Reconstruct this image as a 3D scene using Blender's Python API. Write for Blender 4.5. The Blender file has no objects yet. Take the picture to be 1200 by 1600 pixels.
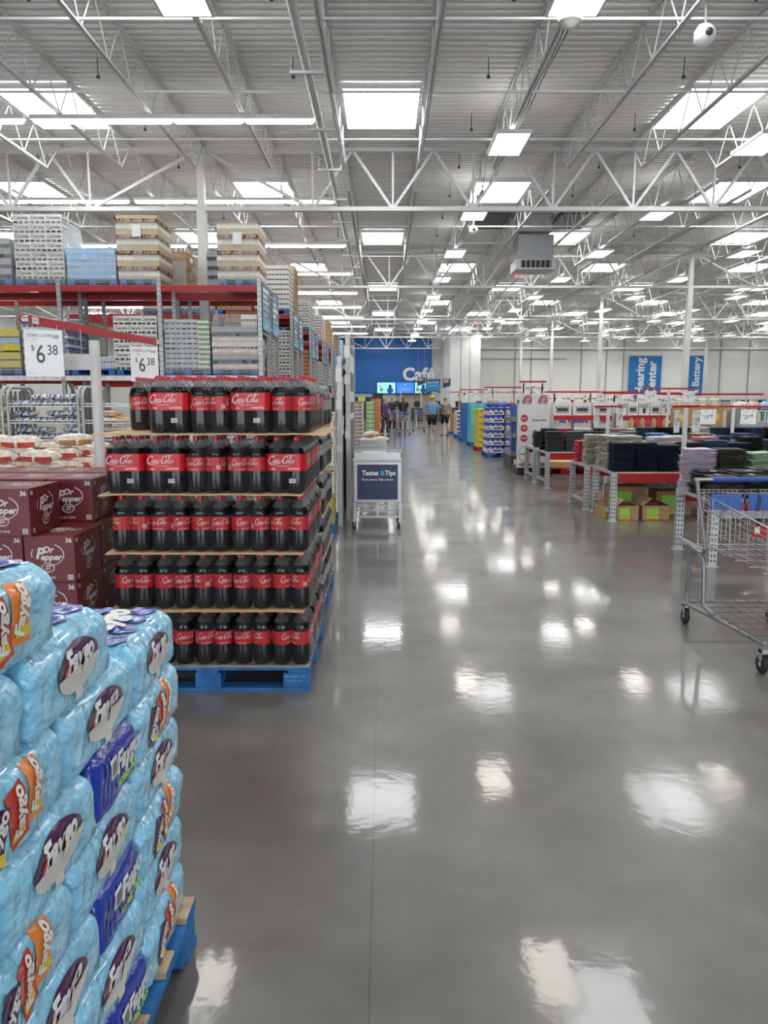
import bpy, bmesh, math, random
from mathutils import Vector, Matrix, noise
R = math.radians
PI = math.pi
random.seed(7)
C = bpy.context.scene.collection
S = bpy.context.scene

# ------------------------------------------------------------------ camera
cam = bpy.data.cameras.new('camera'); cam.sensor_fit = 'VERTICAL'; cam.sensor_height = 24; cam.lens = 18
co = bpy.data.objects.new('camera', cam); C.objects.link(co)
co.location = (0, 0, 1.62); co.rotation_euler = (R(90) - math.atan(178 / 1200), 0, 0)
cam.clip_start = 0.05; cam.clip_end = 200
S.camera = co
# ------------------------------------------------------------------ world, exposure
w = bpy.data.worlds.new('world'); S.world = w; w.use_nodes = True
w.node_tree.nodes['Background'].inputs[0].default_value = (0.86, 0.93, 1, 1)
w.node_tree.nodes['Background'].inputs[1].default_value = 3.2
S.view_settings.view_transform = 'Standard'; S.view_settings.look = 'None'
S.view_settings.gamma = 1; S.view_settings.use_curve_mapping = False
S.view_settings.exposure = 0.25
E_LAMP, E_SKY, E_STRIP, E_UP = 13.0, 9.0, 12.0, 4.0

# ------------------------------------------------------------------ materials
MATS = {}
def mat(name, col, rough=0.5, metal=0.0, var=0.0, scale=20, bump=0.0, bscale=None, coat=0.0, emit=0.0, spec=None, bdist=.01):
    if name in MATS: return MATS[name]
    m = bpy.data.materials.new(name); m.use_nodes = True; MATS[name] = m
    nt = m.node_tree; b = nt.nodes['Principled BSDF']
    b.inputs['Base Color'].default_value = (*col, 1); b.inputs['Roughness'].default_value = rough
    b.inputs['Metallic'].default_value = metal; b.inputs['Coat Weight'].default_value = coat
    if spec is not None: b.inputs['Specular IOR Level'].default_value = spec
    if emit: b.inputs['Emission Color'].default_value = (*col, 1); b.inputs['Emission Strength'].default_value = emit
    if var or bump:
        tc = nt.nodes.new('ShaderNodeTexCoord')
        n = nt.nodes.new('ShaderNodeTexNoise'); n.inputs['Scale'].default_value = scale; n.inputs['Detail'].default_value = 5
        nt.links.new(tc.outputs['Object'], n.inputs['Vector'])
        if var:
            r = nt.nodes.new('ShaderNodeMapRange'); r.inputs['To Min'].default_value = 1 - var; r.inputs['To Max'].default_value = 1 + var
            r.inputs['From Min'].default_value = .3; r.inputs['From Max'].default_value = .7
            nt.links.new(n.outputs['Fac'], r.inputs['Value'])
            mx = nt.nodes.new('ShaderNodeVectorMath'); mx.operation = 'SCALE'; mx.inputs[0].default_value = col
            nt.links.new(r.outputs[0], mx.inputs['Scale']); nt.links.new(mx.outputs[0], b.inputs['Base Color'])
        if bump:
            n2 = n
            if bscale:
                n2 = nt.nodes.new('ShaderNodeTexNoise'); n2.inputs['Scale'].default_value = bscale
                nt.links.new(tc.outputs['Object'], n2.inputs['Vector'])
            bp = nt.nodes.new('ShaderNodeBump'); bp.inputs['Strength'].default_value = bump; bp.inputs['Distance'].default_value = bdist
            nt.links.new(n2.outputs['Fac'], bp.inputs['Height']); nt.links.new(bp.outputs[0], b.inputs['Normal'])
    return m

def film(name, tint, clear, rough=0.12, bscale=18, bump=.8, graze=.55):
    """thin clear plastic: mostly see-through, with glossy wrinkles"""
    m = bpy.data.materials.new(name); m.use_nodes = True; MATS[name] = m
    nt = m.node_tree; b = nt.nodes['Principled BSDF']; out = nt.nodes['Material Output']
    b.inputs['Base Color'].default_value = (*tint, 1); b.inputs['Roughness'].default_value = rough
    b.inputs['Specular IOR Level'].default_value = .8
    t = nt.nodes.new('ShaderNodeBsdfTransparent'); mx = nt.nodes.new('ShaderNodeMixShader')
    lw = nt.nodes.new('ShaderNodeLayerWeight'); lw.inputs['Blend'].default_value = .25
    r = nt.nodes.new('ShaderNodeMapRange'); r.inputs['To Min'].default_value = 1 - clear; r.inputs['To Max'].default_value = min(1, 1 + graze - clear)
    tc = nt.nodes.new('ShaderNodeTexCoord'); mp = nt.nodes.new('ShaderNodeMapping'); mp.inputs['Scale'].default_value = (1, 1, .45)
    n = nt.nodes.new('ShaderNodeTexNoise'); n.inputs['Scale'].default_value = bscale; n.inputs['Detail'].default_value = 4; n.inputs['Distortion'].default_value = 1.2
    bp = nt.nodes.new('ShaderNodeBump'); bp.inputs['Strength'].default_value = bump; bp.inputs['Distance'].default_value = .02
    L = nt.links.new
    L(tc.outputs['Object'], mp.inputs['Vector']); L(mp.outputs[0], n.inputs['Vector']); L(n.outputs['Fac'], bp.inputs['Height'])
    L(bp.outputs[0], b.inputs['Normal']); L(bp.outputs[0], lw.inputs['Normal'])
    L(lw.outputs['Facing'], r.inputs['Value']); L(r.outputs[0], mx.inputs['Fac'])
    L(t.outputs[0], mx.inputs[1]); L(b.outputs[0], mx.inputs[2]); L(mx.outputs[0], out.inputs['Surface'])
    return m

M_steel = mat('painted_steel_white', (.66, .66, .65), .45, var=.05, scale=3)
M_col = mat('column_paint', (.72, .72, .70), .5, var=.05, scale=4)
M_deck = mat('roof_deck_metal', (.80, .79, .77), .5, var=.07, scale=1.2)
M_galv = mat('galvanised_steel', (.46, .47, .47), .38, .55, var=.12, scale=14)
M_galvd = mat('galvanised_dark', (.16, .165, .17), .5, .4, var=.1, scale=14)
M_chrome = mat('chromed_wire', (.42, .42, .42), .28, .85)
M_stain = mat('stainless', (.40, .39, .38), .3, .85, var=.06, scale=6)
M_red = mat('red_beam_paint', (.42, .018, .022), .42, var=.1, scale=9)
M_redl = mat('bright_red', (.46, .012, .020), .4)
M_blueP = mat('blue_pallet_paint', (.018, .15, .42), .6, var=.3, scale=16, bump=.3)
M_wood = mat('raw_pallet_wood', (.50, .38, .24), .75, var=.28, scale=18, bump=.4)
M_woodg = mat('weathered_wood', (.40, .35, .28), .8, var=.3, scale=22, bump=.4)
M_card = mat('cardboard', (.46, .29, .15), .8, var=.1, scale=10)
M_cardl = mat('cardboard_light', (.60, .42, .25), .8, var=.08, scale=8)
M_white = mat('white_print', (.82, .82, .81), .5)
M_paper = mat('sign_paper', (.86, .86, .85), .45)
M_ink = mat('grey_ink', (.10, .10, .10), .6)
M_inkl = mat('light_ink', (.42, .42, .42), .6)
M_black = mat('black_plastic', (.012, .012, .013), .4)
M_dark = mat('dark_grey_plastic', (.05, .052, .056), .45)
M_grey = mat('grey_plastic', (.26, .26, .27), .5)
M_navy = mat('navy_panel', (.010, .022, .085), .35)
M_cyan = mat('cyan_print', (.05, .45, .80), .4)
M_rubber = mat('rubber', (.02, .02, .02), .7)
M_lamp = mat('lamp_diffuser', (1.0, .945, .86), .5, emit=E_LAMP)
M_strip = mat('strip_tube', (1.0, .985, .95), .5, emit=E_STRIP)
M_up = mat('lamp_uplight', (1.0, .98, .95), .5, emit=E_UP)  # upward emission added to lift the ceiling and joists
M_sky = mat('skylight_diffuser', (.97, .99, 1.0), .5, emit=E_SKY)
M_film = film('stretch_film', (.8, .82, .84), .80)
M_filmc = film('bottle_pack_film', (.12, .12, .13), .91, rough=.07, bscale=26, bump=1.0, graze=.42)
M_filmf = film('heavy_stretch_film', (.75, .76, .77), .55)
M_pet = film('clear_bottle_plastic', (.26, .26, .27), .82, rough=.05, bscale=6, bump=.0, graze=.5)
M_cola = mat('cola', (.004, .002, .002), .10, coat=.0)
M_cap = mat('red_cap', (.60, .02, .035), .35)
M_lab = mat('red_label', (.66, .008, .014), .33, var=.04)
M_sil = mat('silver_label', (.52, .53, .55), .35, .3)

def floor_mat():
    m = bpy.data.materials.new('polished_concrete'); m.use_nodes = True
    nt = m.node_tree; b = nt.nodes['Principled BSDF']; N = nt.nodes.new; L = nt.links.new
    tc = N('ShaderNodeTexCoord')
    n1 = N('ShaderNodeTexNoise'); n1.inputs['Scale'].default_value = 1.1; n1.inputs['Detail'].default_value = 4; n1.inputs['Roughness'].default_value = .6
    n2 = N('ShaderNodeTexNoise'); n2.inputs['Scale'].default_value = 7; n2.inputs['Detail'].default_value = 2
    L(tc.outputs['Object'], n1.inputs['Vector']); L(tc.outputs['Object'], n2.inputs['Vector'])
    cr = N('ShaderNodeValToRGB'); cr.color_ramp.elements[0].position = .3; cr.color_ramp.elements[0].color = (.098, .092, .085, 1)
    cr.color_ramp.elements[1].position = .72; cr.color_ramp.elements[1].color = (.195, .184, .171, 1)
    L(n1.outputs['Fac'], cr.inputs['Fac'])
    m2 = N('ShaderNodeMapRange'); m2.inputs['To Min'].default_value = .88; m2.inputs['To Max'].default_value = 1.12; L(n2.outputs['Fac'], m2.inputs['Value'])
    sc = N('ShaderNodeVectorMath'); sc.operation = 'SCALE'; L(cr.outputs['Color'], sc.inputs[0]); L(m2.outputs[0], sc.inputs['Scale'])
    # saw cut control joints
    sep = N('ShaderNodeSeparateXYZ'); L(tc.outputs['Object'], sep.inputs[0])
    last = None
    def line(axis, pos, hw):
        nonlocal last
        a = N('ShaderNodeMath'); a.operation = 'SUBTRACT'; L(sep.outputs[axis], a.inputs[0]); a.inputs[1].default_value = pos
        c = N('ShaderNodeMath'); c.operation = 'ABSOLUTE'; L(a.outputs[0], c.inputs[0])
        d = N('ShaderNodeMath'); d.operation = 'LESS_THAN'; L(c.outputs[0], d.inputs[0]); d.inputs[1].default_value = hw
        if last is None: last = d
        else:
            e = N('ShaderNodeMath'); e.operation = 'MAXIMUM'; L(last.outputs[0], e.inputs[0]); L(d.outputs[0], e.inputs[1]); last = e
    for x in (-1.03, -0.04, 2.42, 7.0, 12): line(0, x, .0025)
    for y in (4.1, 7.44, 11.6, 16.5, 23, 31): line(1, y, .004 if y < 8 else .008)
    mix = N('ShaderNodeMix'); mix.data_type = 'RGBA'; mix.inputs['B'].default_value = (.045, .043, .04, 1)
    sl = N('ShaderNodeMath'); sl.operation = 'MULTIPLY'; sl.inputs[1].default_value = .5; L(last.outputs[0], sl.inputs[0])
    L(sl.outputs[0], mix.inputs['Factor']); L(sc.outputs[0], mix.inputs['A']); L(mix.outputs['Result'], b.inputs['Base Color'])
    rr = N('ShaderNodeMapRange'); rr.inputs['To Min'].default_value = .29; rr.inputs['To Max'].default_value = .42
    rr.inputs['From Min'].default_value = .3; rr.inputs['From Max'].default_value = .75
    n3 = N('ShaderNodeTexNoise'); n3.inputs['Scale'].default_value = 2.3; n3.inputs['Detail'].default_value = 3; n3.inputs['Roughness'].default_value = .65; L(tc.outputs['Object'], n3.inputs['Vector'])
    L(n3.outputs['Fac'], rr.inputs['Value']); L(rr.outputs[0], b.inputs['Roughness'])
    b.inputs['Specular IOR Level'].default_value = .5
    b.inputs['Coat Weight'].default_value = .55
    cm = N('ShaderNodeMapRange'); cm.inputs['From Min'].default_value = .35; cm.inputs['From Max'].default_value = .7; cm.inputs['To Min'].default_value = .055; cm.inputs['To Max'].default_value = .11
    L(n1.outputs['Fac'], cm.inputs['Value']); L(cm.outputs[0], b.inputs['Coat Roughness'])
    n5 = N('ShaderNodeTexNoise'); n5.inputs['Scale'].default_value = 16; n5.inputs['Detail'].default_value = 2; L(tc.outputs['Object'], n5.inputs['Vector'])
    b5 = N('ShaderNodeBump'); b5.inputs['Strength'].default_value = .05; b5.inputs['Distance'].default_value = .008; L(n5.outputs['Fac'], b5.inputs['Height']); L(b5.outputs[0], b.inputs['Coat Normal'])
    bp = N('ShaderNodeBump'); bp.inputs['Strength'].default_value = .06; bp.inputs['Distance'].default_value = .02
    n4 = N('ShaderNodeTexNoise'); n4.inputs['Scale'].default_value = 5; L(tc.outputs['Object'], n4.inputs['Vector'])
    L(n4.outputs['Fac'], bp.inputs['Height']); L(bp.outputs[0], b.inputs['Normal'])
    return m

# ------------------------------------------------------------------ mesh builder
class MB:
    def __init__(s): s.v = []; s.f = []; s.m = []
    def add(s, vs, fs, mi=0):
        o = len(s.v); s.v += [tuple(p) for p in vs]; s.f += [tuple(i + o for i in f) for f in fs]; s.m += [mi] * len(fs)
        return s
    def box(s, x0, y0, z0, x1, y1, z1, mi=0, M=None):
        vs = [(x, y, z) for x in (x0, x1) for y in (y0, y1) for z in (z0, z1)]
        if M: vs = [M @ Vector(p) for p in vs]
        return s.add(vs, [(0, 1, 3, 2), (4, 6, 7, 5), (0, 4, 5, 1), (2, 3, 7, 6), (0, 2, 6, 4), (1, 5, 7, 3)], mi)
    def cb(s, c, d, mi=0, M=None):
        return s.box(c[0] - d[0] / 2, c[1] - d[1] / 2, c[2] - d[2] / 2, c[0] + d[0] / 2, c[1] + d[1] / 2, c[2] + d[2] / 2, mi, M)
    def quad(s, a, b, c, d, mi=0): return s.add([a, b, c, d], [(0, 1, 2, 3)], mi)
    def bar(s, p, q, w, h, mi=0):
        p = Vector(p); q = Vector(q); d = (q - p).normalized()
        up = Vector((0, 0, 1)) if abs(d.z) < .95 else Vector((0, 1, 0))
        sx = d.cross(up).normalized() * w / 2; sz = sx.cross(d).normalized() * h / 2
        vs = [p - sx - sz, p + sx - sz, p + sx + sz, p - sx + sz, q - sx - sz, q + sx - sz, q + sx + sz, q - sx + sz]
        return s.add(vs, [(0, 3, 2, 1), (4, 5, 6, 7), (0, 1, 5, 4), (1, 2, 6, 5), (2, 3, 7, 6), (3, 0, 4, 7)], mi)
    def tube(s, pts, r, n=8, mi=0, closed=False, caps=True):
        P = [Vector(p) for p in pts]; L = len(P); rs = r if isinstance(r, (list, tuple)) else [r] * L
        prev = None; rings = []
        for i in range(L):
            if closed: t = (P[(i + 1) % L] - P[i - 1]).normalized()
            else: t = (P[min(i + 1, L - 1)] - P[max(i - 1, 0)]).normalized()
            if prev is None: u = t.orthogonal().normalized()
            else:
                u = prev - t * prev.dot(t); u = u.normalized() if u.length > 1e-6 else t.orthogonal().normalized()
            prev = u; wv = t.cross(u)
            rings.append([P[i] + (u * math.cos(2 * PI * k / n) + wv * math.sin(2 * PI * k / n)) * rs[i] for k in range(n)])
        vs = [p for g in rings for p in g]; fs = []
        for i in range(L if closed else L - 1):
            j = (i + 1) % L
            for k in range(n): fs.append((i * n + k, i * n + (k + 1) % n, j * n + (k + 1) % n, j * n + k))
        if caps and not closed: fs += [tuple(range(n))[::-1], tuple(range((L - 1) * n, L * n))]
        return s.add(vs, fs, mi)
    def lathe(s, prof, n=20, c=(0, 0, 0), mis=0, axis='Z', M=None, caps=True):
        vs = []; fs = []; ms = []
        for (r, z) in prof:
            for k in range(n):
                a = 2 * PI * k / n; p = Vector((r * math.cos(a), r * math.sin(a), z))
                if axis == 'X': p = Vector((p.z, p.x, p.y))
                if axis == 'Y': p = Vector((p.x, p.z, p.y))
                if M: p = M @ p
                vs.append(p + Vector(c))
        o = len(s.v); s.v += [tuple(p) for p in vs]
        for i in range(len(prof) - 1):
            mi = mis if isinstance(mis, int) else mis[i]
            for k in range(n):
                s.f.append((o + i * n + k, o + i * n + (k + 1) % n, o + (i + 1) * n + (k + 1) % n, o + (i + 1) * n + k)); s.m.append(mi)
        if caps:
            s.f.append(tuple(o + k for k in range(n))[::-1]); s.m.append(mis if isinstance(mis, int) else mis[0])
            s.f.append(tuple(o + (len(prof) - 1) * n + k for k in range(n))); s.m.append(mis if isinstance(mis, int) else mis[-1])
        return s
    def mesh(s, me, M, mi=0):
        o = len(s.v); s.v += [tuple(M @ v.co) for v in me.vertices]
        for p in me.polygons: s.f.append(tuple(o + i for i in p.vertices)); s.m.append(mi)
        return s
    def data(s, name, mats, smooth=None, bevel=0):
        me = bpy.data.meshes.new(name); me.from_pydata(s.v, [], s.f)
        for m in (mats if isinstance(mats, (list, tuple)) else [mats]): me.materials.append(m)
        me.polygons.foreach_set('material_index', s.m)
        if bevel:
            bm = bmesh.new(); bm.from_mesh(me)
            bmesh.ops.bevel(bm, geom=list(bm.edges), offset=bevel, segments=2, affect='EDGES', profile=.6, clamp_overlap=True)
            bm.to_mesh(me); bm.free()
        if smooth is not None: me.shade_smooth(); me.set_sharp_from_angle(angle=R(smooth))
        me.update(); return me
    def build(s, name, mats, parent=None, smooth=None, bevel=0, loc=(0, 0, 0), rot=(0, 0, 0)):
        return put(name, s.data(name, mats, smooth, bevel), parent, loc, rot)

def put(name, me, parent=None, loc=(0, 0, 0), rot=(0, 0, 0)):
    o = bpy.data.objects.new(name, me); C.objects.link(o); o.parent = parent; o.location = loc; o.rotation_euler = rot
    return o
def tag(o, label, cat, group=None, kind=None):
    o['label'] = label; o['category'] = cat
    if group: o['group'] = group
    if kind: o['kind'] = kind
    return o
def thing(name, label, cat, loc=(0, 0, 0), rz=0, group=None):
    return tag(put(name, None, None, loc, (0, 0, rz)), label, cat, group)
def struct(name, mb, m, **k):
    o = mb.build(name, m, **k); o['kind'] = 'structure'; return o
KIDS = {}
def copy_tree(o, parent=None, loc=None, rz=None, label=None, group=None):
    c = o.copy(); C.objects.link(c); c.parent = parent
    if loc is not None: c.location = loc
    if rz is not None: c.rotation_euler = (0, 0, rz)
    if label: c['label'] = label
    if group: c['group'] = group
    for ch in list(o.children): copy_tree(ch, c)
    return c
ORD = ['first', 'second', 'third', 'fourth', 'fifth', 'sixth', 'seventh', 'eighth', 'ninth', 'tenth', 'eleventh', 'twelfth', 'thirteenth', 'fourteenth', 'fifteenth']
TX = {}
WB = bpy.data.scenes.new('workbench')   # small side scene for baking text and skinned shapes, removed at the end
def bake(o):
    WB.collection.objects.link(o); vl = WB.view_layers[0]; vl.update(); dg = vl.depsgraph; dg.update()
    return bpy.data.meshes.new_from_object(o.evaluated_get(dg))
def text_me(txt, size=1, bold=0, shear=0, align='CENTER', sx=1):
    k = (txt, size, bold, shear, align, sx)
    if k in TX: return TX[k]
    cu = bpy.data.curves.new('t', 'FONT'); cu.body = txt; cu.size = size; cu.offset = bold * size; cu.shear = shear
    cu.align_x = align; cu.align_y = 'CENTER'; cu.resolution_u = 3
    o = bpy.data.objects.new('t', cu); me = bake(o)
    bpy.data.objects.remove(o); bpy.data.curves.remove(cu)
    if sx != 1:
        for v in me.vertices: v.co.x *= sx
    TX[k] = me; return me
def FR(x, y, z, rz=0):   # frame: drawing plane upright; rz=0 faces -Y, rz=90 faces +X
    return Matrix.Translation((x, y, z)) @ Matrix.Rotation(rz, 4, 'Z') @ Matrix.Rotation(R(90), 4, 'X')
def smooth_pts(P, n=6):
    out = []
    for i in range(len(P) - 1):
        p0 = P[max(i - 1, 0)]; p1 = P[i]; p2 = P[i + 1]; p3 = P[min(i + 2, len(P) - 1)]
        for k in range(n):
            t = k / n
            out.append(tuple(.5 * ((2 * b) + (-a + c) * t + (2 * a - 5 * b + 4 * c - d) * t * t + (-a + 3 * b - 3 * c + d) * t ** 3) for a, b, c, d in zip(p0, p1, p2, p3)))
    out.append(tuple(P[-1])); return out
def ribbon(mb, P, w, M, mi=0, pen=R(35), thin=.35, n=5, warp=None):
    Q = smooth_pts(P, n); vs = []
    for i, p in enumerate(Q):
        a = Q[max(i - 1, 0)]; b = Q[min(i + 1, len(Q) - 1)]
        t = Vector((b[0] - a[0], b[1] - a[1])); t = t.normalized() if t.length else Vector((1, 0))
        f = thin + (1 - thin) * abs(math.sin(math.atan2(t.y, t.x) - pen)); nx, ny = -t.y * w * f / 2, t.x * w * f / 2
        for s in (1, -1):
            q = (p[0] + s * nx, p[1] + s * ny, 0); vs.append(warp(q) if warp else M @ Vector(q))
    mb.add(vs, [(2 * i, 2 * i + 1, 2 * i + 3, 2 * i + 2) for i in range(len(Q) - 1)], mi)
def arc(cx, cy, rx, ry, a0, a1, n=14):
    return [(cx + rx * math.cos(R(a0 + (a1 - a0) * i / n)), cy + ry * math.sin(R(a0 + (a1 - a0) * i / n))) for i in range(n + 1)]
COKE = [
 ([(.66, .78), (.58, .98), (.36, 1.0), (.12, .74), (.03, .35), (.14, .06), (.40, .02), (.66, .22)], .13),
 (arc(.80, .26, .13, .20, 100, 460), .10),
 ([(1.24, .40), (1.16, .47), (1.03, .36), (1.00, .16), (1.10, .05), (1.28, .16)], .10),
 (arc(1.42, .25, .13, .20, 70, 400), .10), ([(1.58, .46), (1.53, .20), (1.58, .05), (1.70, .16)], .10),
 ([(1.72, .32), (1.88, .30)], .08),
 ([(2.60, .80), (2.50, 1.0), (2.28, .98), (2.06, .72), (1.98, .34), (2.08, .06), (2.32, .02), (2.52, .20)], .13),
 (arc(2.62, .26, .13, .20, 100, 460), .10),
 ([(2.80, .30), (2.98, .70), (3.02, .98), (2.94, 1.0), (2.88, .60), (2.88, .16), (2.98, .05), (3.10, .16)], .09),
 (arc(3.22, .25, .13, .20, 70, 400), .10), ([(3.38, .46), (3.33, .20), (3.38, .05), (3.52, .20), (3.60, .42)], .10),
 ([(.10, .10), (.30, -.12), (.90, -.16), (1.6, .02)], .07), ([(2.5, 1.02), (2.8, 1.16), (3.2, 1.06), (3.5, 1.14)], .07)]
def coke_logo(mb, width, M=None, mi=0, warp=None, n=4):
    k = width / 3.6
    for P, wd in COKE:
        Q = [((x - 1.8 + .18 * (y - .4)) * k, (y - .42) * k) for x, y in P]
        ribbon(mb, Q, wd * k * 1.0, M or Matrix(), mi, thin=.42, n=n if len(P) < 12 else 1, warp=warp)
def disc_pts(mb, pts, M, mi=0, warp=None, rings=4):
    cx = sum(p[0] for p in pts) / len(pts); cy = sum(p[1] for p in pts) / len(pts); n = len(pts); vs = []
    for r in range(1, rings + 1):
        for p in pts:
            q = (cx + (p[0] - cx) * r / rings, cy + (p[1] - cy) * r / rings, 0); vs.append(warp(q) if warp else M @ Vector(q))
    q = (cx, cy, 0); vs.append(warp(q) if warp else M @ Vector(q)); fs = [(n * rings, k, (k + 1) % n) for k in range(n)]
    for r in range(rings - 1):
        fs += [(r * n + k, (r + 1) * n + k, (r + 1) * n + (k + 1) % n, r * n + (k + 1) % n) for k in range(n)]
    mb.add(vs, fs, mi)
def rectp(cx, cy, w, h, ang=0, n=4):
    a = R(ang); P = []
    for (x0, y0), (x1, y1) in zip([(-w/2, -h/2), (w/2, -h/2), (w/2, h/2), (-w/2, h/2)], [(w/2, -h/2), (w/2, h/2), (-w/2, h/2), (-w/2, -h/2)]):
        for i in range(n): P.append((x0 + (x1 - x0) * i / n, y0 + (y1 - y0) * i / n))
    return [(cx + x * math.cos(a) - y * math.sin(a), cy + x * math.sin(a) + y * math.cos(a)) for x, y in P]

# ================================================================== SETTING
XL, XR, YB, YF = -24, 34, -10, 69.5
ZD = 7.25
struct('floor', MB().quad((XL, YB, 0), (XR, YB, 0), (XR, YF, 0), (XL, YF, 0)), floor_mat())
# roof deck: trapezoid ribs running across
mb = MB(); y = YB; pitch = .20; pr = []
while y < YF:
    pr += [(y, ZD + .045), (y + pitch * .35, ZD + .045), (y + pitch * .45, ZD), (y + pitch * .9, ZD)]; y += pitch
vs = []
for (yy, z) in pr: vs += [(XL, yy, z), (XR, yy, z)]
mb.add(vs, [(2 * i, 2 * i + 1, 2 * i + 3, 2 * i + 2) for i in range(len(pr) - 1)])
struct('ceiling', mb, M_deck)
M_wall = mat('wall_paint_white', (.90, .89, .85), .6, var=.03, scale=.4)
M_wallb = mat('wall_paint_blue', (.012, .13, .42), .5, var=.04, scale=.5)
mb = MB()
mb.box(XL, 68.6, 0, XR, 69, ZD)
struct('wall_back', mb, M_wall)
struct('wall_left', MB().box(XL - .3, YB, 0, XL, YF, ZD), M_wall)
# front of the building, behind the camera: unseen wall, wide opening added to light the foreground
struct('wall_front', MB().box(XL, YB - .3, 0, -13, YB, ZD).box(13, YB - .3, 0, XR, YB, ZD).box(-13, YB - .3, 5.2, 13, YB, ZD), M_wall)
struct('wall_right', MB().box(XR, YB, 0, XR + .3, YF, ZD), M_wall)
struct('wall_cafe', MB().box(-9, 67.9, 1.98, 4.15, 68.6, 6.9), M_wallb)
mb = MB()
for xa, xb in ((-9, -1.2), (-.1, 1.0), (4.15, 5.6)): mb.box(xa, 67.95, 0, xb, 68.55, 1.98 if xa < 4 else 2.95)
mb.box(4.15, 67.95, 2.95, 5.6, 68.55, 5.8)
struct('wall_entrance', mb, mat('wall_offwhite', (.62, .62, .61), .6, var=.04, scale=.5))
struct('wall_bumpout', MB().box(5.1, 60.0, 0, 7.4, 68.6, 6.5), mat('panel_white', (.84, .84, .84), .5, var=.02, scale=.5))
mb = MB()
for i, x in enumerate((5.9, 6.6)): mb.box(x - .02, 59.97, 0, x + .02, 60.02, 6.4)
struct('trim_1', mb, M_galv)
mb = MB()
for x in (11.5, 12.9, 14.7, 17.3, 19.5, 21, 29.5, 32): mb.box(x - .05, 68.5, 0, x + .05, 68.62, ZD - .3)
mb.box(8, 68.45, 5.75, XR, 68.6, 5.87); mb.box(8, 68.45, 5.0, 16, 68.6, 5.06)
struct('trim_2', mb, mat('conduit_grey', (.42, .42, .41), .5))
# cafe openings
mb = MB(); mb.box(-1.2, 67.98, 0, -.1, 68.2, 1.97); struct('door_1', mb, M_dark)
mb = MB(); mb.box(1.0, 67.98, 0, 4.15, 68.3, 1.97); struct('door_2', mb, mat('warm_room', (.42, .37, .28), .7, var=.2, scale=2))

# columns
def column(x, y, label):
    o = thing('steel_column', label, 'column', (x, y, 0), group='building columns')
    MB().box(-.10, -.10, .02, .10, .10, 5.78, 0).build('shaft', M_col, o, bevel=.006)
    MB().box(-.2, -.2, 0, .2, .2, .02).build('base_plate', M_galv, o)
    MB().box(-.14, -.14, 7.0, .14, .14, 7.12).box(-.08, -.08, 5.78, .08, .08, 7.0).build('cap', M_steel, o)
    return o
GY = [18.1 + 12.2 * k for k in range(5)]
for i, gy in enumerate(GY):
    column(-4.1, gy, 'white steel column among the left racks, %s from the front' % ORD[i])
    column(11.7, gy, 'white steel column on the right sales floor, %s from the front' % ORD[i])
    if i > 1: column(27.5, gy, 'white steel column near the right wall, %s from the front' % ORD[i])
# girders
def girder(gy, label):
    o = thing('roof_girder', label, 'roof girder', (0, gy, 0), group='roof girders across the hall')
    xa, xb = -19.9 - .0, 33.5
    for z, nm in ((7.08, 'top_chord'), (5.82, 'bottom_chord')):
        mb = MB(); mb.box(xa, -.075, z - .045, xb, -.012, z + .045); mb.box(xa, .012, z - .045, xb, .075, z + .045); mb.build(nm, M_steel, o)
    mb = MB()
    for c in (-19.9, -4.1, 11.7, 27.5):
        nodes = [c + 2.5 + 1.8 * k for k in range(7)]
        nodes = [n for n in nodes if n < 33]
        for n in nodes:
            mb.bar((n, 0, 5.82), (n, 0, 7.08), .045, .045)
            for s in (-1, 1):
                e = n + s * .9
                if n == nodes[0] and s < 0: e = c + .05
                if n == nodes[-1] and s > 0: e = c + 15.75
                if e < 33.5: mb.bar((n, 0, 5.82), (e, 0, 7.08), .06, .06)
    mb.build('web', M_steel, o)
    return o
for i, gy in enumerate(GY): girder(gy, 'white roof girder with zigzag web, %s from the front' % ORD[i])
# bar joists
def joist(y0, y1):
    mb1 = MB(); mb2 = MB(); mb3 = MB(); L = y1 - y0
    for s in (-1, 1):
        mb1.box(s * .022 - .014, 0, 7.17, s * .022 + .014, L, 7.20); mb1.box(s * .008 - .003, 0, 7.13, s * .008 + .003, L, 7.20)
        mb2.box(s * .022 - .014, .9, 6.44, s * .022 + .014, L - .9, 6.47); mb2.box(s * .008 - .003, .9, 6.44, s * .008 + .003, L - .9, 6.50)
    n = 10; st = (L - 1.8) / n
    for k in range(n):
        a = .9 + st * k
        mb3.tube([(0, a, 6.46), (0, a + st / 2, 7.17), (0, a + st, 6.46)], .013, 5, caps=False)
    mb3.tube([(0, .1, 7.17), (0, .9, 6.46)], .014, 5); mb3.tube([(0, L - .1, 7.17), (0, L - .9, 6.46)], .014, 5)
    return mb1.data('top_chord', M_steel), mb2.data('bottom_chord', M_steel), mb3.data('web', M_steel)
ys = [GY[0] - 12.2] + GY
jm = joist(0, 12.2); jx = [-4.0 + 1.58 * k for k in range(-10, 24)]
for b, y0 in enumerate(ys):
    if b == 5: continue
    for k, x in enumerate(jx):
        if x < XL + .3 or x > XR - .3: continue
        if abs(x) > 8 + .55 * (y0 + 12.2): continue
        side = 'left' if x < 0 else 'right'; n = int(round(abs(x - (-.84 if x < 0 else .74)) / 1.58))
        o = thing('bar_joist', 'white open web joist, %s %s of the aisle centre, %s bay' % (ORD[min(n, 14)], side, ORD[b]), 'roof joist', (x, y0, 0), group='bar joists under the roof deck')
        for nm, m in zip(('top_chord', 'bottom_chord', 'web'), jm): put(nm, m, o)
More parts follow.
